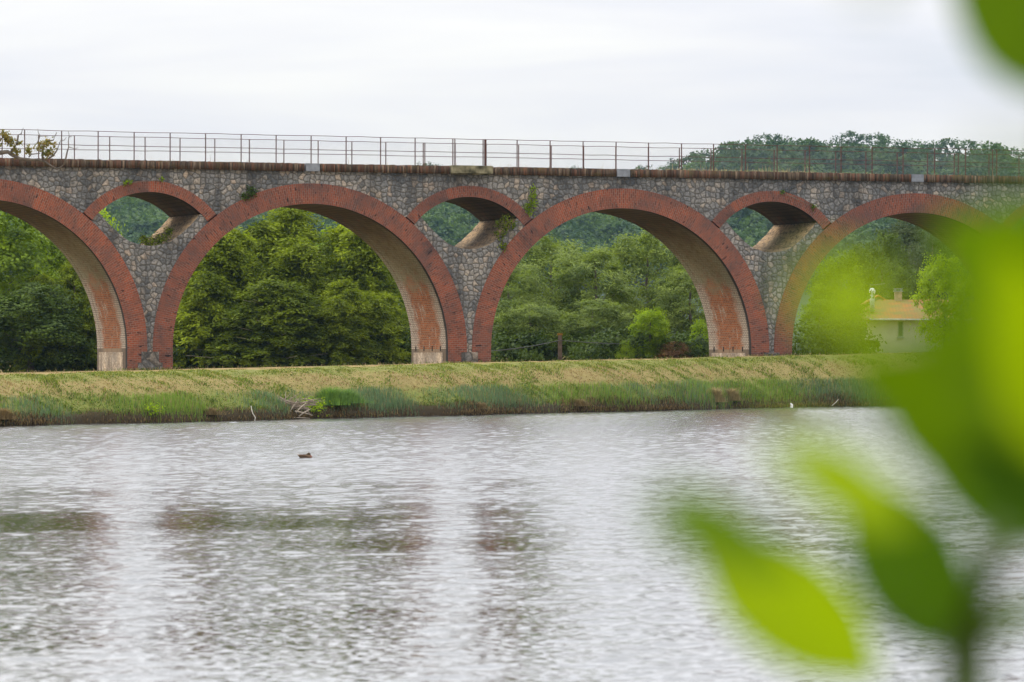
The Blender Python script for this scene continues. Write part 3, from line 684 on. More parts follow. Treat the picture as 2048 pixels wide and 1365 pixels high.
# third arch
tree('willow_tree', 'grey green willow beside the left ring of the third arch', 'tree', 1020, 515, 220, 'willow', 0, 210, group=T)
tree('willow_tree', 'tall grey green willow left of centre under the third arch', 'tree', 1100, 462, 226, 'willow', 1, 230, group=T)
tree('willow_tree', 'full grey green willow at the middle of the third arch', 'tree', 1185, 480, 222, 'willow', 0, 240, group=T)
tree('willow_tree', 'tallest willow right of centre under the third arch', 'tree', 1295, 448, 228, 'willow', 1, 240, group=T)
tree('willow_tree', 'darker willow by the right vault of the third arch', 'tree', 1380, 520, 222, 'willow', 0, 180, group=T)
tree('willow_tree', 'low rounded willow in front at the foot of the third arch', 'tree', 1060, 600, 214, 'willow', 1, 190, group=T)
tree('willow_tree', 'low willow spreading behind the wooden post under the third arch', 'tree', 1190, 590, 216, 'willow', 0, 200, group=T)
tree('small_tree', 'small bright yellow green tree standing before the willows', 'tree', 1300, 612, 210, 'lime', 1, 92, group=T)
tree('bush', 'low bright bush at the left foot of the small yellow green tree', 'bush', 1252, 682, 209, 'bush', 0, 40, 'lime')
tree('bush', 'rusty brown bush right of the small yellow green tree', 'bush', 1352, 684, 209, 'bush', 0, 70, 'brownbush')
tree('bush', 'dark green bush against the vault at the right foot of the third arch', 'bush', 1400, 680, 209, 'bush', 0, 70, 'oak')
tree('bush', 'tall yellow green shrub by the right vault of the third arch', 'bush', 1398, 640, 211, 'bush', 0, 50, 'lime')
# fourth arch
tree('oak_tree', 'dark dense tree standing behind the house roof', 'tree', 1762, 452, 268, 'oak', 0, 150, group=T)
tree('oak_tree', 'dark tree behind the square chimney of the house', 'tree', 1815, 520, 262, 'oak', 1, 130, group=T)
tree('pine_tree', 'thin olive green pine with bare branches right of the dark tree', 'tree', 1868, 445, 275, 'pine', 0, 130, group=T)
tree('pine_tree', 'pale pine behind the dark tree under the fourth arch', 'tree', 1820, 432, 285, 'pine', 1, 150, group=T)
tree('broadleaf_tree', 'mid green tree between the fourth arch ring and the dark tree', 'tree', 1680, 500, 240, 'broad', 1, 150, group=T)
tree('broadleaf_tree', 'low dark green tree beside the ring at the left foot of the fourth arch', 'tree', 1640, 590, 216, 'broad', 0, 110, group=T)
tree('bush', 'dark bush below the left end of the house', 'bush', 1690, 640, 216, 'bush', 0, 100, 'oak')
tree('lime_tree', 'light yellow green tree overlapping the right end of the house', 'tree', 1890, 500, 226, 'lime', 0, 130, group=T)
tree('lime_tree', 'light green tree under the right vault of the fourth arch', 'tree', 1960, 540, 224, 'lime', 1, 130, group=T)
L_ = []; g = np.random.default_rng(5)
for x in np.arange(-120, 1738, 11):
    Yu = 212+g.uniform(-3, 4)+4*(x > 1560); p_ = at(x, 700, Yu); L_.append(((p_.x, Yu, float(ground_level(p_.x))+.35), (.8, .8, g.uniform(.5, 1.3))))
V, Q, c = crown_np(5, L_, 62000, .22, .14, 40, .35, .1)
tag(link('undergrowth', mesh_np(V, Q, col=c), M['oak']), 'dark undergrowth at the feet of the trees behind the viaduct', 'undergrowth', kind='stuff')
# ------------------------------------------------------------------ wooded hill
def far_crown(seed, n=260):
    g = np.random.default_rng(seed); L = [((0, 0, 5.2), (3.6, 3.6, 3.6))]
    for i in range(9): a = g.uniform(0, 6.28); r = g.uniform(1.5, 3.4); L.append(((r*math.cos(a), r*math.sin(a), g.uniform(3, 8.2)), (1.9, 1.9, 1.6)))
    return crown_np(seed, L, n, .85, .62, 16, .85, .1, upb=.5, flat=.35)
FC = [far_crown(900+i, 950) for i in range(7)]
VV = []; QQ = []; CC = []; n = 0; g = np.random.default_rng(77)
pts = []
for X in np.arange(-235, 245, 8.4):
    for Y in np.arange(1090, 1405, 10.): pts.append((X+g.uniform(-3, 3), Y+g.uniform(-3.5, 3.5)))
for X, Y in pts:
    z = float(hill_z(X, Y)); px = 1024+X*F/Y; py = YH-(z+8-H)*F/Y
    if py > 520 or px < -120 or px > 2170: continue
    V, Q, c = FC[g.integers(7)]; a = g.uniform(0, 6.28); s = g.uniform(.9, 1.6); ca, sa = math.cos(a), math.sin(a)
    W_ = np.stack([V[:, 0]*ca-V[:, 1]*sa, V[:, 0]*sa+V[:, 1]*ca, V[:, 2]*g.uniform(.8, 1.1)], 1)*s+np.array([X, Y, z-1.0])
    VV.append(W_.astype(np.float32)); QQ.append(Q+n); n += len(V); CC.append(np.clip(c*.55+g.random()**1.5*.6, 0, 1))
fo = link('forest', mesh_np(np.concatenate(VV), np.concatenate(QQ), col=np.concatenate(CC)), M['hill']); tag(fo, 'far wooded hillside rising behind the viaduct', 'forest', kind='stuff')
print('forest quads', sum(len(q) for q in QQ))
FCM = [mesh_np(V, Q, col=c) for V, Q, c in FC]
tb = TB(); tb.add([(0, 0, -1), (0, 0, 3), (.2, 0, 6)], [.4, .3, .1], 6); FTR = tb.mesh()
for me in FCM: me.materials.append(M['hill'])
FTR.materials.append(M['bark'])
def hilltree(x, ytop, Y, s, label, group):
    t = at(x, ytop, Y); r = empty('hill_tree', (t.x, Y, t.z-9.2*s), label, 'tree', group, g.uniform(0, 6.28)); r.scale = (s, s, s)
    for nm, me in (('crown', FCM[g.integers(7)]), ('trunk', FTR)):
        o = bpy.data.objects.new(nm, me); C.objects.link(o); o.parent = r
SK = [(1335, 330), (1358, 318), (1385, 305), (1410, 297), (1438, 290), (1462, 280), (1490, 275), (1522, 268), (1550, 270), (1578, 272), (1606, 280), (1640, 282), (1668, 276), (1695, 261), (1722, 268), (1752, 264), (1778, 270), (1806, 276), (1835, 280), (1862, 280), (1895, 276), (1930, 280), (1960, 284), (1992, 290), (2025, 294)]
for x, y in SK: hilltree(x, y, YR-5+g.uniform(-8, 8), g.uniform(.85, 1.15), 'rounded tree on the skyline of the wooded hill above the railing', 'trees on the hill skyline')
hilltree(838, 328, YR, .8, 'left one of two tree tops just showing over the coping left of the ledge slab', 'tree tops over the coping')
hilltree(862, 323, YR, .9, 'right one of two tree tops just showing over the coping left of the ledge slab', 'tree tops over the coping')
hilltree(1152, 331, YR, .7, 'small tree top barely showing over the coping above the third arch', 'tree tops over the coping')
hilltree(1285, 333, YR, .9, 'tree top over the coping just left of the wooded hill', 'tree tops over the coping')
# ------------------------------------------------------------------ house under the fourth arch
YHs = 244.; hp = at(1738, 708, YHs); hb = empty('house', (hp.x, YHs, 1.6), 'pale rendered house with a mossy orange tiled roof under the fourth arch', 'house')
def hz(y): return at(1738, y, YHs).z-1.6
def hxx(x): return (x-1738)*YHs/F
mwall = plain('cream_render', (.36, .35, .28), .9, .15, 1.5); mroof, nt_, b_ = mat('mossy_tiles', .9)
tc = nd(nt_, 'ShaderNodeTexCoord'); nn = noise(nt_, tc.outputs['Object'], 1.2, 5, .6); wv = nd(nt_, 'ShaderNodeTexWave', i_Vector=tc.outputs['Object']); wv.inputs['Scale'].default_value = 1.6
cc = mixc(nt_, ramp(nt_, nn, [(0.4, 0), (0.6, 1)]), (.27, .10, .028), (.15, .12, .035)); lk(nt_, mixc(nt_, ramp(nt_, wv.outputs[1], [(0, 0), (1, .35)]), cc, (.14, .08, .04)), b_.inputs['Base Color'])
ze = hz(636); zr = hz(598); wdt = hxx(1935)-hxx(1738)
b = MB(); b.box((0, 0, 0), (wdt, 7, ze)); b.build('wall', mwall, hb)
b = MB(); o_ = .35; x0, x1 = -.8, wdt+.4; ym = 3.5; th = .14
b.quad([(x0, -o_, ze-.05), (x1, -o_, ze-.05), (x1-1.2, ym, zr), (x0+1.6, ym, zr)]); b.quad([(x0+1.6, ym, zr), (x1-1.2, ym, zr), (x1, 7+o_, ze-.05), (x0, 7+o_, ze-.05)])
b.quad([(x0, 7+o_, ze-.05), (x0, -o_, ze-.05), (x0+1.6, ym, zr), (x0+1.6, ym, zr+.001)]); b.quad([(x1, -o_, ze-.05), (x1, 7+o_, ze-.05), (x1-1.2, ym, zr+.001), (x1-1.2, ym, zr)])
b.quad([(x0, -o_, ze-.05-th), (x1, -o_, ze-.05-th), (x1, -o_, ze-.05), (x0, -o_, ze-.05)]); b.quad([(x0, 7+o_, ze-.06-th), (x1, 7+o_, ze-.06-th), (x1, -o_, ze-.06-th), (x0, -o_, ze-.06-th)])
rf = b.build('roof', mroof, hb)
b = MB(); gx = hxx(1768); gz = hz(589)                  # little gabled end rising behind the ridge
b.quad([(gx-.65, ym+.3, zr-.25), (gx+.65, ym+.3, zr-.25), (gx, ym+.3, gz-.08), (gx, ym+.3, gz-.079)]); ga = b.build('gable', mwall, hb)
b = MB()
for s in (-1, 1): b.quad([(gx+s*.85, ym+.1, zr-.25), (gx+s*.85, ym+3, zr-.25), (gx, ym+3, gz+.03), (gx, ym+.1, gz+.03)]); b.quad([(gx+s*.85, ym+.1, zr-.33), (gx, ym+.1, gz-.06), (gx, ym+.1, gz+.03), (gx+s*.85, ym+.1, zr-.25)])
b.build('gable_roof', plain('orange_tile', (.45, .17, .06), .85, .3, 5), hb)
b = MB(); cx = hxx(1807); b.box((cx-.2, ym-.3, zr-.6), (cx+.2, ym+.1, hz(582))); ch = b.build('chimney', plain('chimney_brick', (.40, .27, .19), .9, .35, 6), hb)
b = MB(); b.box((cx-.26, ym-.36, hz(582)), (cx+.26, ym+.16, hz(580)))
for sx_ in (-.2, .13):
    for sy in (-.3, .05): b.box((cx+sx_, ym+sy, hz(580)), (cx+sx_+.07, ym+sy+.07, hz(577)))
b.box((cx-.25, ym-.35, hz(577)), (cx+.25, ym+.15, hz(575.5))); b.build('chimney_cap', M['cement'], ch)
fx = hxx(1747); tb = TB(); tb.add([(fx, .9, hz(624)), (fx, .9, hz(588))], .13, 12); fl = tb.build('flue', plain('pale_flue', (.42, .44, .38), .6, .2, 5), hb)
tb = TB(); z0 = hz(588); tb.add([(fx, .9, z0+.0), (fx, .9, z0+.06), (fx, .9, z0+.16), (fx, .9, z0+.26), (fx, .9, z0+.32), (fx, .9, z0+.34)], [.13, .17, .18, .15, .09, .02], 14); tb.build('flue_cowl', plain('white_cowl', (.75, .76, .74), .5, .1, 5), fl)
tb = TB(); tb.add([(fx+.1, ym, zr-.3), (fx+.1, ym, hz(567))], .02, 5); tb.add([(fx+.1, ym, hz(569)), (fx+.95, ym, hz(565.5))], .018, 5)
for q in range(5): tb.add([(fx+.25+q*.16, ym-.18, hz(568.5-q*.6)), (fx+.25+q*.16, ym+.18, hz(568.5-q*.6))], .009, 4)
tb.build('antenna', M['wire'], hb)
b = MB(); wx = hxx(1801); b.box((wx-.16, -.03, hz(674)), (wx+.16, .02, hz(643))); wo = b.build('window', plain('window_frame', (.22, .25, .2), .6), hb)
b = MB(); b.box((wx-.11, -.04, hz(672)), (wx+.11, -.031, hz(645))); b.build('pane', plain('window_glass', (.03, .05, .04), .15, .2, 5, .6), wo)
b = MB(); b.box((wx-.2, -.09, hz(677)), (wx+.2, -.002, hz(674.5))); b.build('sill', M['cement'], wo)
tb = TB(); tb.add([(0, -.42, ze-.1), (wdt+.3, -.42, ze-.13)], .06, 6); tb.add([(wdt-.4, -.08, ze-.15), (wdt-.4, -.08, 0)], .045, 6); tb.build('gutter', plain('gutter_zinc', (.35, .36, .35), .5), hb)
# ------------------------------------------------------------------ wooden post and cables
pp = at(1120, 722, 207); pz = float(ground_level(pp.x))
po = empty('wooden_post', (pp.x, 207, pz-.2), 'weathered wooden post with an orange lichen top under the third arch', 'post')
zt = at(1120, 671, 207).z-pz+.2
b = MB(); b.box((-.1, -.1, 0), (.1, .1, zt)); b.build('shaft', plain('grey_timber', (.17, .13, .10), .95, .5, 4), po)
b = MB(); b.box((-.125, -.125, zt), (.125, .125, zt+.1)); b.build('lichen_cap', plain('lichen', (.33, .17, .03), .95, .3, 9), po)
def cable(pts, label):
    tb = TB(); tb.add(pts, .018, 5); o = tb.build('cable', plain('black_cable', (.09, .09, .09), .6)); tag(o, label, 'cable')
def sag(a, b, s, n=24): return [a+(b-a)*t-Vector((0, 0, s*4*t*(1-t))) for t in np.linspace(0, 1, n)]
cable(sag(at(1120, 681, 206.85), at(955, 704, 204), .1), 'thin dark cable from the wooden post towards the pier on its left')
cable(sag(at(1120, 681, 206.85), at(1432, 684, 212.5), .16), 'thin dark cable from the wooden post across the small yellow green tree')
cable(sag(at(1570, 664, 222), at(1739, 634, 243.5), .1), 'thin pale cable rising from the arch ring to the house')
# ------------------------------------------------------------------ overhanging branch tree on the left
YB = 176.
bt = empty('overhanging_tree', (at(-190, 700, YB).x, YB, 1.2), 'old tree reaching a half bare branch over the left end of the coping', 'tree')
org = Vector((at(-190, 700, YB).x, YB, 1.2))
def bp(x, y, dy=0.0): return at(x, y, YB+dy)-org
tb = TB(); tb.add([Vector((0, 0, -.3)), Vector((.1, 0, 3)), bp(-185, 420), bp(-150, 330), bp(-120, 250)], [.32, .27, .22, .17, .06], 10); tb.build('trunk', M['bark'], bt)
tb = TB()
def br(pts, r0, r1): tb.add([bp(*p) for p in pts], np.linspace(r0, r1, len(pts)), 6)
br([(-152, 345, 0), (-90, 318, .2), (-40, 306), (0, 306), (15, 304), (25, 311), (40, 318), (60, 320), (80, 321), (90, 324), (103, 333), (114, 339)], .13, .03)
br([(114, 339), (122, 334), (129, 328), (133, 323)], .028, .018)
br([(20, 306), (28, 297), (34, 286), (36, 270), (42, 268), (44, 260), (47, 256)], .06, .012)
br([(86, 322), (84, 310), (87, 292), (92, 282), (106, 281), (110, 272), (113, 265)], .055, .012)
br([(96, 318), (106, 312), (114, 300), (119, 286), (121, 281), (128, 281), (132, 275)], .04, .01)
br([(128, 330), (131, 318), (134, 304), (137, 294), (136, 284), (138, 272), (136, 262)], .045, .008)
br([(137, 294), (145, 297), (152, 298), (156, 294)], .02, .008); br([(136, 276), (142, 273), (147, 271)], .015, .006)
br([(57, 315), (62, 309), (72, 308), (80, 307)], .03, .02); br([(74, 286), (77, 280), (79, 272), (76, 265), (75, 258)], .03, .008)
br([(79, 273), (88, 273), (96, 273)], .015, .008); br([(74, 286), (84, 300), (86, 310)], .02, .03); br([(-30, 306), (-10, 290), (5, 275), (12, 262)], .05, .012); br([(5, 275), (18, 284), (24, 290)], .02, .01)
tb.build('branch', M['bark'], bt)
Vs = []; Qs = []; Cs = []; n = 0
for x, y, r, m_ in ((8, 268, 10, 110), (22, 284, 9, 110), (14, 278, 9, 90), (30, 300, 7, 70), (34, 306, 7, 40), (84, 289, 8, 90), (95, 285, 8, 80), (57, 300, 7, 90), (98, 305, 9, 110), (88, 306, 6, 60), (108, 291, 6, 40), (72, 296, 6, 30), (40, 286, 4, 25), (-10, 285, 14, 160), (-40, 270, 25, 400), (-100, 260, 45, 1200), (-150, 240, 60, 1800), (-200, 270, 60, 1800), (-250, 320, 60, 1500)):
    P = np.array(bp(x, y))+rng.normal(size=(m_, 3))*r*YB/F*.5
    D = unit(rng.normal(size=(m_, 3))+np.array([0, 0, -.5])); S = unit(np.cross(D, rng.normal(size=(m_, 3))))
    V, Q = diamonds(P, D, S, .13*rng.uniform(.6, 1.2, m_), .07); Vs.append(V); Qs.append(Q+n); n += len(V); Cs.append(np.repeat(rng.random(m_), 4))
link('foliage', mesh_np(np.concatenate(Vs), np.concatenate(Qs), col=np.concatenate(Cs)[:, None]*np.ones(3)), leaf_mat('autumn_leaf', (.10, .12, .02), (.30, .20, .05), .35, 2.0), bt)
# ------------------------------------------------------------------ wall plants
def wallplant(label, blobs, matn, du=-.1, name='wall_plant'):
    root = None; Vs = []; Qs = []; Cs = []; n = 0; tb = TB()
    x0, y0 = blobs[0][:2]; u = u_at(x0, du); p = U0+UX*u+UD*du; org = at(x0, y0, p[1])
    root = empty(name, org, label, 'plant'); last = Vector((0, .15, -.05))
    for x, y, r, m_ in blobs:
        u = u_at(x, du); p = U0+UX*u+UD*du; c = at(x, y, p[1])-org
        tb.add([last, (last+c)/2+Vector((.03, -.04, 0)), c], [.018, .014, .008], 5); last = c
        P = np.array(c)+rng.normal(size=(m_, 3))*np.array([1, .5, 1])*r/44*.5
        D = unit(rng.normal(size=(m_, 3))+np.array([0, 0, .2])); S = unit(np.cross(D, rng.normal(size=(m_, 3))))
        V, Q = diamonds(P, D, S, .13*rng.uniform(.5, 1.2, m_), .06); Vs.append(V); Qs.append(Q+n); n += len(V); Cs.append(np.repeat(rng.random(m_), 4))
    tb.build('stem', M['bark'], root)
    link('leaves', mesh_np(np.concatenate(Vs), np.concatenate(Qs), col=np.concatenate(Cs)[:, None]*np.ones(3)), M[matn], root)
wallplant('yellow green sapling growing from the stone wall left of the third arch', [(1060, 425, 8, 50), (1064, 408, 11, 120), (1065, 392, 9, 80), (1067, 378, 6, 40), (1055, 415, 8, 60)], 'lime')
wallplant('sprawling green plant in the small opening above the second pier', [(1005, 492, 9, 70), (1000, 470, 12, 110), (1012, 452, 14, 150), (1010, 436, 8, 60), (1025, 450, 12, 110), (995, 448, 7, 50)], 'thuja')
wallplant('dark tuft of plants on top of the second arch ring', [(497, 391, 9, 110), (500, 381, 10, 110), (488, 392, 7, 60), (508, 388, 6, 40)], 'oak')
wallplant('grass and weeds on the floor of the small opening above the first pier', [(300, 487, 12, 200), (318, 480, 13, 220), (290, 484, 10, 130), (334, 468, 10, 110), (340, 462, 7, 60), (285, 478, 8, 80)], 'thuja', .2)
wallplant('small green weeds on the crown of the arch ring above the first pier', [(324, 360, 4, 30), (250, 367, 5, 40), (262, 364, 4, 30)], 'lime')
wallplant('small weed on the ring of the opening above the third pier', [(1565, 386, 4, 30), (1627, 414, 5, 40)], 'broad')
# ------------------------------------------------------------------ blades: turf, reeds, fringe
def blades(P, hgt, wid, lean, cols, name, label, seg2=True):
    n = len(P); a = rng.uniform(0, 6.28, n); side = np.stack([np.cos(a), np.sin(a), 0*a], 1)
    b = rng.uniform(0, 6.28, n); ln = np.stack([np.cos(b), np.sin(b), 0*b], 1)*(lean*hgt)[:, None]
    V = np.empty((n, 5, 3)); w2 = (wid/2)[:, None]; up = np.array([0, 0, 1.])
    V[:, 0] = P-side*w2; V[:, 1] = P+side*w2; mid = P+ln*.35+up*(hgt*.6)[:, None]; V[:, 2] = mid+side*w2*.75; V[:, 3] = mid-side*w2*.75
    V[:, 4] = P+ln+up*hgt[:, None]*np.maximum(.3, 1-.4*np.abs(lean))[:, None]
    base = (np.arange(n)*5)[:, None]
    Q = base+np.array([[0, 1, 2, 3]]); Tt = base+np.array([[3, 2, 4]])
    o = link(name, mesh_np(V.reshape(-1, 3), Q, Tt, col=np.repeat(cols, 5, axis=0)), M['blade']); tag(o, label, 'grass' if 'grass' in name else name, kind='stuff'); return o
# rows of SP that are in view
px = 1024+SP[:, 0]*F/SP[:, 1]; vis = np.where((px > -160) & (px < 2150) & (SP[:, 1] > 100))[0]
def scatter(n, dlo, dhi, power=1.0):
    i = rng.choice(vis, n); j = rng.uniform(0, 1, n); d = dlo+(dhi-dlo)*rng.random(n)**power
    P = SP[i]+(SP[np.minimum(i+1, len(SP)-1)]-SP[i])*j[:, None]; X = P[:, 0]+SN[i, 0]*d; Y = P[:, 1]+SN[i, 1]*d
    z = bank_z(X, d)+((vnoise(X, Y, 1.1, 3)-.5)*.10+(vnoise(X, Y, 3.1, 5)-.5)*.05)*(d > .2)
    t = i*.35+j*.35
    return np.stack([X, Y, z-.015], 1), d, t
P, d, t = scatter(150000, .3, 9.0, 1.25)
n1 = vnoise(P[:, 0], P[:, 1], .55, 11)*.6+vnoise(P[:, 0], P[:, 1], 1.7, 12)*.4
tuft = vnoise(P[:, 0], P[:, 1], 1.6, 21)
gp = np.interp(d, [.3, .9, 1.4, 2.1, 2.6, 3.2, 4.0, 4.8, 9], [.95, .9, .65, .52, .62, .95, .8, .3, .2])
isg = (n1+rng.normal(size=len(d))*.13) < gp*.78+.12
straw = np.array([.31, .22, .085])*rng.uniform(.55, 1.15, (len(d), 1))*np.array([1, 1, 1]); red = np.array([.26, .15, .07])*rng.uniform(.6, 1.1, (len(d), 1))
straw = np.where((vnoise(P[:, 0], P[:, 1], .8, 31) > .62)[:, None] & (d < 3)[:, None], red, straw)
grn = np.array([.125, .185, .025])*rng.uniform(.5, 1.25, (len(d), 1)); yel = np.array([.25, .265, .04])*rng.uniform(.6, 1.1, (len(d), 1))
grn = np.where((rng.random(len(d)) < np.interp(d, [0, 1.5, 3, 4.5], [.1, .3, .6, .7]))[:, None], yel, grn)
cols = np.where(isg[:, None], grn, straw)
uw = rng.uniform(-9, 44, 5200); km = np.round(uw/SP_)*SP_; near_ = np.abs(uw-km) < 1.4; uw = uw[near_ | (rng.random(len(uw)) < .25)]
dw = -rng.random(len(uw))**1.6*.8-.07; Pw = U0[None]+UX[None]*uw[:, None]+UD[None]*dw[:, None]; Pw = np.concatenate([Pw, ground_level(Pw[:, 0])[:, None]-.03], 1)
cw = np.where((rng.random(len(uw)) < .45)[:, None], np.array([.12, .18, .03]), np.array([.33, .25, .11]))*rng.uniform(.6, 1.2, (len(uw), 1))
hgt = np.where(isg, .05+.16*np.clip(tuft-.45, 0, 1)*2*rng.uniform(.5, 1.2, len(d)), .03+.05*rng.random(len(d)))*np.interp(d, [0, 3.2, 4.0, 5, 9], [1.15, 1, .45, .3, .25])
P = np.concatenate([P, Pw]); cols = np.concatenate([cols, cw]); hgt = np.concatenate([hgt, rng.uniform(.06, .26, len(uw))]); d = np.concatenate([d, dw])
blades(P, hgt, np.full(len(d), .03), rng.uniform(.5, 1.3, len(d)), cols, 'grass', 'mown dry grass mottled green and straw on the bank of the pond')
# reeds: dense blue green clumps near the water
P, d, t = scatter(40000, .05, 1.25, 1.1)
cl_ = vnoise(t, t*0, .22, 41)*.6+vnoise(t, t*0, .7, 42)*.4
keep = rng.random(len(d)) < np.clip((cl_-.22)*2.6, .02, 1); P, d, t, cl_ = P[keep], d[keep], t[keep], cl_[keep]
hgt = (.17+.30*np.clip(cl_, 0, 1))*rng.uniform(.55, 1.1, len(d))*np.interp(d, [0, .4, 1.5], [.9, 1.1, .65])
c = np.array([.13, .205, .095])*rng.uniform(.55, 1.2, (len(d), 1)); c2 = np.array([.18, .28, .035])*rng.uniform(.6, 1.2, (len(d), 1)); dry = np.array([.30, .21, .10])*rng.uniform(.6, 1.2, (len(d), 1))
c = np.where((vnoise(t, t*0, .16, 51)+rng.normal(size=len(d))*.12 > .60)[:, None], c2, c); c = np.where((rng.random(len(d)) < .10)[:, None], dry, c)
blades(P, hgt, np.full(len(d), .016), rng.uniform(.02, .28, len(d)), c, 'reeds', 'blue green reeds standing in a band along the far shore')
# dry fringe hanging over the water edge
P, d, t = scatter(46000, -.04, .42, 1.0)
fr = vnoise(t, t*0, .3, 61); keep = rng.random(len(d)) < np.clip((fr-.25)*2.2, .06, 1); P, d, t, fr = P[keep], d[keep], t[keep], fr[keep]
P[:, 2] = np.where(d < .12, np.maximum(P[:, 2], rng.uniform(.02, .15, len(d))), P[:, 2])
hgt = (.08+.15*fr)*rng.uniform(.5, 1.2, len(d)); hgt = np.where(rng.random(len(d)) < .55, -hgt*.7, hgt); hgt = np.where(P[:, 2]+hgt < .0, .1, hgt)
c = np.array([.20, .135, .055])*rng.uniform(.3, 1.3, (len(d), 1)); c = np.where((rng.random(len(d)) < .3)[:, None], np.array([.04, .027, .016]), c)
blades(P, hgt, np.full(len(d), .02), rng.uniform(.1, .7, len(d)), c, 'dry_grass', 'brown dry grass fringe hanging over the dark water edge')
# sparse weeds on the viaduct deck
uu = np.concatenate([rng.uniform(u_at(1330, .3), u_at(1640, .3), 420), rng.uniform(u_at(100, .3), u_at(1990, .3), 260)])
dd = rng.uniform(.1, .5, len(uu)); PP = U0[None]+UX[None]*uu[:, None]+UD[None]*dd[:, None]
P = np.concatenate([PP, np.full((len(uu), 1), ZC-.03)], 1); hg = rng.uniform(.05, .2, len(uu))*np.where(rng.random(len(uu)) < .12, 2.6, 1)
blades(P, hg, np.full(len(uu), .02), rng.uniform(0, .5, len(uu)), np.array([.42, .33, .17])*rng.uniform(.6, 1.2, (len(uu), 1)), 'deck_grass', 'straw coloured weeds along the top of the coping')
# ------------------------------------------------------------------ things on the bank
def shore_pt(x, off=.2):
    i = np.argmin(np.abs(px-x)+np.where(SP[:, 1] < 100, 1e5, 0)); q = SP[i]+SN[i]*off; return np.array([q[0], q[1], float(bank_z(q[0], off))]), SN[i]
def leafy(name, label, cat, x, off, hgt, wid, m_, matn, L=.09, Wd=.06):
    q, _ = shore_pt(x, off); r = empty(name, q, label, cat); tb = TB()
    for i in range(7):
        a = rng.uniform(0, 6.28); e = np.array([math.cos(a)*wid*.4*rng.random(), math.sin(a)*wid*.4*rng.random(), hgt*rng.uniform(.6, .95)]); tb.add([(0, 0, -.05), e*.5+np.array([0, 0, .03]), e], [.012, .009, .004], 5)
    tb.build('stem', M['bark'], r)
    P = rng.normal(size=(m_, 3))*np.array([wid*.27, wid*.27, hgt*.24])+np.array([0, 0, hgt*.55]); P[:, 2] = np.maximum(P[:, 2], .02)
    D = unit(rng.normal(size=(m_, 3))); S = unit(np.cross(D, rng.normal(size=(m_, 3))*.6+np.array([0, 0, 1])))
    V, Q = diamonds(P, D, S, L*rng.uniform(.6, 1.3, m_), Wd)
    link('leaves', mesh_np(V, Q, col=np.repeat(rng.random(m_), 4)[:, None]*np.ones(3)), M[matn], r); return r
leafy('shore_shrub', 'small yellow green shrub among the reeds left of the brush pile', 'shrub', 318, .15, .36, .55, 150, 'lime')
leafy('shore_shrub', 'yellow green leafy shrub leaning over the brush pile at the water', 'shrub', 637, .10, .62, .75, 330, 'lime')
leafy('weed_plant', 'tiny yellow plant in the water at the right of the brush pile', 'plant', 695, -.1, .14, .3, 40, 'lime')
leafy('weed_plant', 'tiny yellow plant in the water at the left of the brush pile', 'plant', 548, -.1, .14, .3, 40, 'lime')
def tussock(label, x, off, hgt, rad, m_, c0, c1, lean=.55):
    q, _ = shore_pt(x, off); a = rng.uniform(0, 6.28, m_); r0 = np.abs(rng.normal(size=m_))*rad*.26
    P = np.stack([q[0]+np.cos(a)*r0, q[1]+np.sin(a)*r0, np.full(m_, q[2]-.02)], 1); h = hgt*rng.uniform(.45, 1.05, m_)*np.exp(-(r0/(rad*.48))**2)
    b = a+rng.normal(size=m_)*.5; ln = np.stack([np.cos(b), np.sin(b), 0*b], 1)*(rng.uniform(.1, lean, m_)*h)[:, None]
    s = np.stack([-np.sin(b), np.cos(b), 0*b], 1)*.011; up = np.array([0, 0, 1.]); V = np.empty((m_, 5, 3))
    V[:, 0] = P-s; V[:, 1] = P+s; mid = P+ln*.35+up*(h*.65)[:, None]; V[:, 2] = mid+s*.8; V[:, 3] = mid-s*.8; V[:, 4] = P+ln*1.3+up*(h*.95)[:, None]
    V -= q; base = (np.arange(m_)*5)[:, None]; f = rng.random((m_, 1)); col = np.array(c0)*(1-f)+np.array(c1)*f
    me = mesh_np(V.reshape(-1, 3), base+np.array([[0, 1, 2, 3]]), base+np.array([[3, 2, 4]]), col=np.repeat(col, 5, axis=0))
    o = link('tussock', me, M['blade']); o.location = q; tag(o, label, 'tussock')
tussock('big lush green tussock right of the brush pile, highest in the reed band', 690, .5, .74, 1.5, 1700, (.09, .18, .04), (.19, .31, .04))
tussock('lush green tussock just right of the highest one in the reed band', 725, .6, .58, 1.6, 1400, (.09, .17, .05), (.16, .27, .045))
tussock('dry brown tussock at the water edge in the left corner of the far bank', 12, .15, .42, .8, 900, (.15, .10, .04), (.32, .23, .10), .9)
tussock('tall straw tussock at the water edge below the third pier', 1440, .2, .72, .9, 1100, (.20, .15, .065), (.38, .31, .14), .5)
tussock('straw tussock just right of the tall straw one below the third pier', 1478, .25, .62, .9, 900, (.18, .135, .06), (.36, .29, .13), .6)
tussock('brown matted tussock hanging at the water below the wooden post', 1165, .14, .34, 1.03, 550, (.12, .085, .038), (.27, .20, .09), 1.0)
tussock('brown matted tussock hanging at the water below the second pier', 965, .14, .3, 0.79, 400, (.12, .085, .038), (.27, .20, .09), 1.0)
tussock('brown matted tussock under the reeds right of the yellow shrub by the first pier', 425, .14, .3, 0.87, 400, (.12, .085, .038), (.27, .20, .09), 1.0)
q, nq = shore_pt(600, .25)                              # brush pile
bpile = empty('brush_pile', q, 'heap of dead branches at the water edge between two green clumps', 'brush pile')
tb = TB()
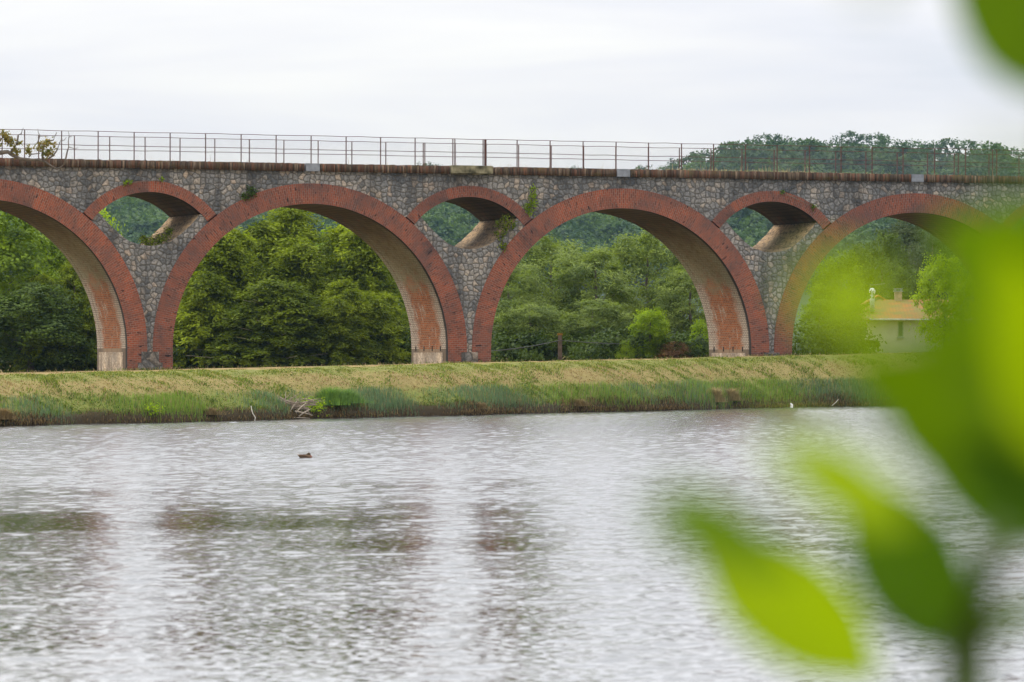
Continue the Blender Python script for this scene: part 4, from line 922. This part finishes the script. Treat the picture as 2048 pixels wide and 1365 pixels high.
for i in range(46):
    a = rng.uniform(0, 6.28); L_ = rng.uniform(.4, 1.4); c = np.array([rng.uniform(-.55, .75), rng.uniform(-.35, .35), rng.uniform(.0, .38)]); e = np.array([math.cos(a)*L_*.5, math.sin(a)*L_*.3, rng.uniform(-.12, .32)*L_])
    p0, p1 = c-e, c+e; p0[2] = max(p0[2], -.2); tb.add([p0, (p0+p1)/2+rng.normal(size=3)*.04, p1], [.022, .017, .006], 5)
tb.build('branch', M['dead_wood'], bpile)
tb = TB()
for pts_ in (((575, 832), (597, 798)), ((592, 826), (612, 806)), ((598, 833), (622, 818)), ((590, 823), (626, 831)), ((560, 836), (620, 837)), ((580, 822), (588, 834))):
    A = at(*pts_[0], q[1]-.5)-Vector(q); B = at(*pts_[1], q[1]-.3)-Vector(q); tb.add([A, (A+B)/2+Vector((0, 0, .02)), B], [.028, .022, .01], 6)
tb.build('pale_branch', plain('pale_driftwood', (.42, .35, .26), .9, .4, 5), bpile)
def stick(label, pts_, x, rad=.02):
    q, _ = shore_pt(x, -.25); tb = TB(); P = [at(a, b_, q[1]) for a, b_ in pts_]; o_ = P[0].copy(); tb.add([p_-o_ for p_ in P], np.linspace(rad, rad*.5, len(P)), 6)
    o = tb.build('dead_stick', plain('bleached_wood', (.55, .50, .42), .9, .25, 6)); o.location = o_; tag(o, label, 'stick')
stick('bent bleached stick standing in the water left of the brush pile', [(509, 842), (511, 836), (505, 826), (502, 812)], 509, .025)
stick('pale stick slanting out of the water below the fourth arch', [(1664, 812), (1672, 805), (1677, 799)], 1664, .025)
q, _ = shore_pt(1576, -.12)
V, Q, T_ = tube_arrays([(0, 0, -.05), (.02, 0, .03), (.03, 0, .11), (-.01, 0, .17), (-.02, 0, .2)], [.05, .07, .055, .035, .01], 9)
V = V+rng.normal(size=V.shape)*.008
o = link('white_stone', mesh_np(V, Q, T_, smooth=True), plain('pale_limestone', (.72, .70, .66), .8, .2, 8)); o.location = q*np.array([1, 1, 0]); tag(o, 'small white stone at the dark water edge below the fourth arch', 'stone')
# ------------------------------------------------------------------ duck
dp = at(610, 916, F*H/(917-YH)); dp.z = 0
dk_ = empty('duck', dp, 'small brown duck resting low on the pond', 'duck')
def loft(rings, n=18):
    V = []; Q = []
    for (x, z, w_, h_, y) in rings:
        for k in range(n):
            a = 2*math.pi*k/n; V.append((x, y+w_*math.cos(a), z+h_*math.sin(a)))
    for i in range(len(rings)-1):
        for k in range(n): Q.append((i*n+k, (i+1)*n+k, (i+1)*n+(k+1) % n, i*n+(k+1) % n))
    m_ = len(V); V += [(rings[0][0]-.003, rings[0][4], rings[0][1]), (rings[-1][0]+.003, rings[-1][4], rings[-1][1])]; T_ = []
    for k in range(n): T_.append((m_, k, (k+1) % n)); T_.append((m_+1, (len(rings)-1)*n+(k+1) % n, (len(rings)-1)*n+k))
    return V, Q, T_
V1, Q1, T1 = loft([(-.165, .075, .012, .006, 0), (-.145, .066, .032, .016, 0), (-.115, .045, .055, .034, 0), (-.07, .03, .075, .05, 0), (-.01, .025, .083, .056, 0), (.05, .025, .078, .052, 0), (.10, .025, .060, .045, 0), (.135, .03, .038, .032, 0), (.155, .032, .014, .014, 0)])
# head turned back and tucked down between the shoulders, bill lying along the back
V2, Q2, T2 = loft([(.02, .078, .012, .006, -.01), (.045, .08, .016, .008, -.01), (.055, .088, .018, .014, -.008), (.07, .096, .026, .024, -.004), (.09, .095, .028, .027, 0), (.108, .085, .024, .024, 0), (.122, .066, .026, .026, 0), (.125, .04, .03, .02, 0)])
V = np.array(V1+V2); n1_ = len(V1); Q = Q1+[tuple(a+n1_ for a in q_) for q_ in Q2]; T_ = T1+[tuple(a+n1_ for a in q_) for q_ in T2]
cv = np.tile(np.array([.10, .062, .034]), (len(V), 1))*rng.uniform(.55, 1.3, (len(V), 1))
cv[V[:, 0] > .10] = np.array([.22, .10, .075]); cv[:n1_][V[:n1_, 0] < -.12] = np.array([.26, .21, .16]); cv[n1_:] = np.array([.075, .052, .03]); cv[n1_:n1_+36] = np.array([.16, .12, .05])
cv[:n1_][(V[:n1_, 2] > .04) & (V[:n1_, 0] < .0) & (V[:n1_, 0] > -.1)] = np.array([.05, .032, .02])
link('body', mesh_np(V, Q, T_, col=cv, smooth=True), col_mat('duck_plumage', .7, 0), dk_)
V3, Q3, T3 = loft([(-.15, .05, .006, .004, 0), (-.10, .058, .014, .01, .055), (-.03, .052, .018, .022, .072), (.04, .04, .012, .022, .074), (.07, .034, .004, .008, .066)], 10)
for s in (1, -1):
    v = np.array(V3)*np.array([1, s, 1]); link('wing', mesh_np(v, Q3, T3, col=np.tile(np.array([.085, .05, .028]), (len(v), 1)), smooth=True), M['blade'] if False else col_mat('duck_wing', .7, 0), dk_)
for s in (1, -1):
    v, q_, t_ = tube_arrays([(.088, s*.024, .101), (.088, s*.0285, .101)], [.004, .003], 8); link('eye', mesh_np(v, q_, t_), plain('duck_eye', (.01, .01, .01), .2), dk_)
# ------------------------------------------------------------------ near shrub with out-of-focus leaves
def near_leaf_mat(name, c, trans):
    m, nt, b = mat(name, .6, .08); uv = uvnode(nt); sep = nd(nt, 'ShaderNodeSeparateXYZ', i_0=uv)
    n = noise(nt, uv, 6, 3); v = math_(nt, 'ABSOLUTE', math_(nt, 'SUBTRACT', sep.outputs[1], .5))
    cc = mixc(nt, ramp(nt, v, [(0.0, .5), (0.03, 0.0)]), mixc(nt, n, tuple(x*.85 for x in c), c), tuple(min(1, x*1.35) for x in c))
    lk(nt, cc, b.inputs['Base Color']); t = nd(nt, 'ShaderNodeBsdfTranslucent'); lk(nt, mixc(nt, 1.0, cc, (1.3, 1.25, .4), 'MULTIPLY'), t.inputs['Color'])
    mx = nd(nt, 'ShaderNodeMixShader', i_0=trans); lk(nt, b.outputs[0], mx.inputs[1]); lk(nt, t.outputs[0], mx.inputs[2]); lk(nt, mx.outputs[0], nt.nodes['Material Output'].inputs['Surface']); return m
M['lf_bright'] = near_leaf_mat('lit_leaf', (.20, .29, .003), .45)  # brighter copy of the green leaf, backlight painted into its colour
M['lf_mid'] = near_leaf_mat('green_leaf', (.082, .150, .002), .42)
M['lf_dark'] = near_leaf_mat('shaded_leaf', (.045, .10, .004), .38)  # darker copy of the green leaf, shade painted into its colour
shroot = Vector((.24, 2.08, .60))
sh = empty('shrub', shroot, 'out of focus leafy shrub with bright green leaves close to the camera', 'shrub')
NF = 1.3
def leaf(base, tip, wpx, d0, d1, matn, curl=.12, twist=0.0, label=None):
    d0 *= NF; d1 *= NF; A = at(*base, d0)-shroot; B = at(*tip, d1)-shroot; ax = (B-A); Ln = ax.length; ax = ax/Ln
    view = Vector((0, 1, 0)); side = ax.cross(view).normalized(); nrm = side.cross(ax).normalized()
    if twist: 
        c_, s_ = math.cos(twist), math.sin(twist); side, nrm = side*c_+nrm*s_, nrm*c_-side*s_
    wd = wpx*(d0+d1)/2/F; V = []; UV_ = []; Q = []; NS, NW = 18, 6
    for i in range(NS+1):
        t_ = i/NS; prof = (math.sin(math.pi*t_**.85))**1.0*(1-.15*t_) if 0 < t_ < 1 else .02
        cpt = A+ax*Ln*t_+nrm*(curl*Ln*(t_*(1-t_)))*1.2
        for j in range(NW+1):
            s_ = j/NW*2-1; V.append(cpt+side*(wd/2*prof*s_)+nrm*(-abs(s_)*wd*.12*prof+.02*wd*math.sin(t_*22)*abs(s_))); UV_.append((t_, j/NW))
    for i in range(NS):
        for j in range(NW): a = i*(NW+1)+j; Q.append((a, a+1, a+NW+2, a+NW+1))
    return link('leaf', mesh_np([tuple(v) for v in V], Q, uv=np.array(UV_), smooth=True), M[matn], sh)
ST = [shroot-shroot+Vector((0, 0, -.08))] + [at(x, y, d*1.3)-shroot for x, y, d in ((1960, 3500, 1.6), (1935, 1500, 1.6), (1932, 1290, 1.58), (1985, 1120, 1.56), (2050, 900, 1.6), (2090, 500, 1.62), (2110, 100, 1.65), (2120, -250, 1.65))]
tb = TB(); tb.add(ST, np.array([.016, .014, .0135, .012, .009, .006, .004, .003, .002])[:len(ST)], 8); tb.build('stem', plain('green_stem', (.10, .15, .03), .6), sh)
def twig(pts_): tb = TB(); tb.add([at(p_[0], p_[1], p_[2]*1.3)-shroot for p_ in pts_], np.linspace(.0016, .0009, len(pts_)), 6); tb.build('twig', plain('green_twig', (.11, .17, .03), .6), sh)
twig([(1932, 1290, 1.58), (1925, 1330, 1.6), (1840, 1400, 1.7), (1750, 1350, 1.75)])
twig([(2050, 900, 1.6), (2020, 860, 1.55), (1990, 820, 1.5)])
twig([(2110, 100, 1.65), (2090, 40, 1.55), (2075, 0, 1.5)])
leaf((1760, 1360), (1375, 1050), 235, 1.75, 1.5, 'lf_bright', .15)
leaf((1600, 1150), (1300, 1005), 150, 1.3, 1.0, 'lf_mid', .15)
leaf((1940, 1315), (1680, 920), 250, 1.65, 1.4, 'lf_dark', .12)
leaf((1830, 1050), (1520, 865), 165, 1.2, 1.0, 'lf_bright', .1)
leaf((1930, 1290), (2130, 1180), 75, 1.6, 1.5, 'lf_mid', .1)
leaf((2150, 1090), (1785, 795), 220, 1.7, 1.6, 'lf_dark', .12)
leaf((2170, 960), (1690, 715), 310, 1.6, 1.5, 'lf_mid', .12)
leaf((2190, 830), (1825, 660), 290, 1.55, 1.45, 'lf_mid', .12)
leaf((2170, 700), (1875, 440), 330, 1.5, 1.4, 'lf_mid', .15)
leaf((2140, 950), (2005, 490), 210, 1.45, 1.35, 'lf_bright', .1)
leaf((2150, 620), (1960, 420), 220, 1.65, 1.5, 'lf_mid', .1)
leaf((1790, 640), (1590, 555), 175, .95, .85, 'lf_bright', .1)
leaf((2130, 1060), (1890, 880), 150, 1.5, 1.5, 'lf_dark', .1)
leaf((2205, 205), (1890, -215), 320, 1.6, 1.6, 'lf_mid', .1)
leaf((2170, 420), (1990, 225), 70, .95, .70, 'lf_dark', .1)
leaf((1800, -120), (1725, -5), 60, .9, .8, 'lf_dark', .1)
# ------------------------------------------------------------------ haze
hb_ = MB(); hb_.box((-1600, -45, -2.5), (1600, 1950, 105))
mh = bpy.data.materials.new('haze_air'); mh.use_nodes = True; nt = mh.node_tree; nt.nodes.clear()
o_ = nd(nt, 'ShaderNodeOutputMaterial'); v_ = nd(nt, 'ShaderNodeVolumePrincipled'); v_.inputs['Color'].default_value = (.40, .64, .88, 1); v_.inputs['Density'].default_value = .00005; v_.inputs['Anisotropy'].default_value = .2
lk(nt, v_.outputs[0], o_.inputs['Volume'])
tag(hb_.build('haze', mh), 'thin blue haze over the whole valley', 'haze', kind='stuff')
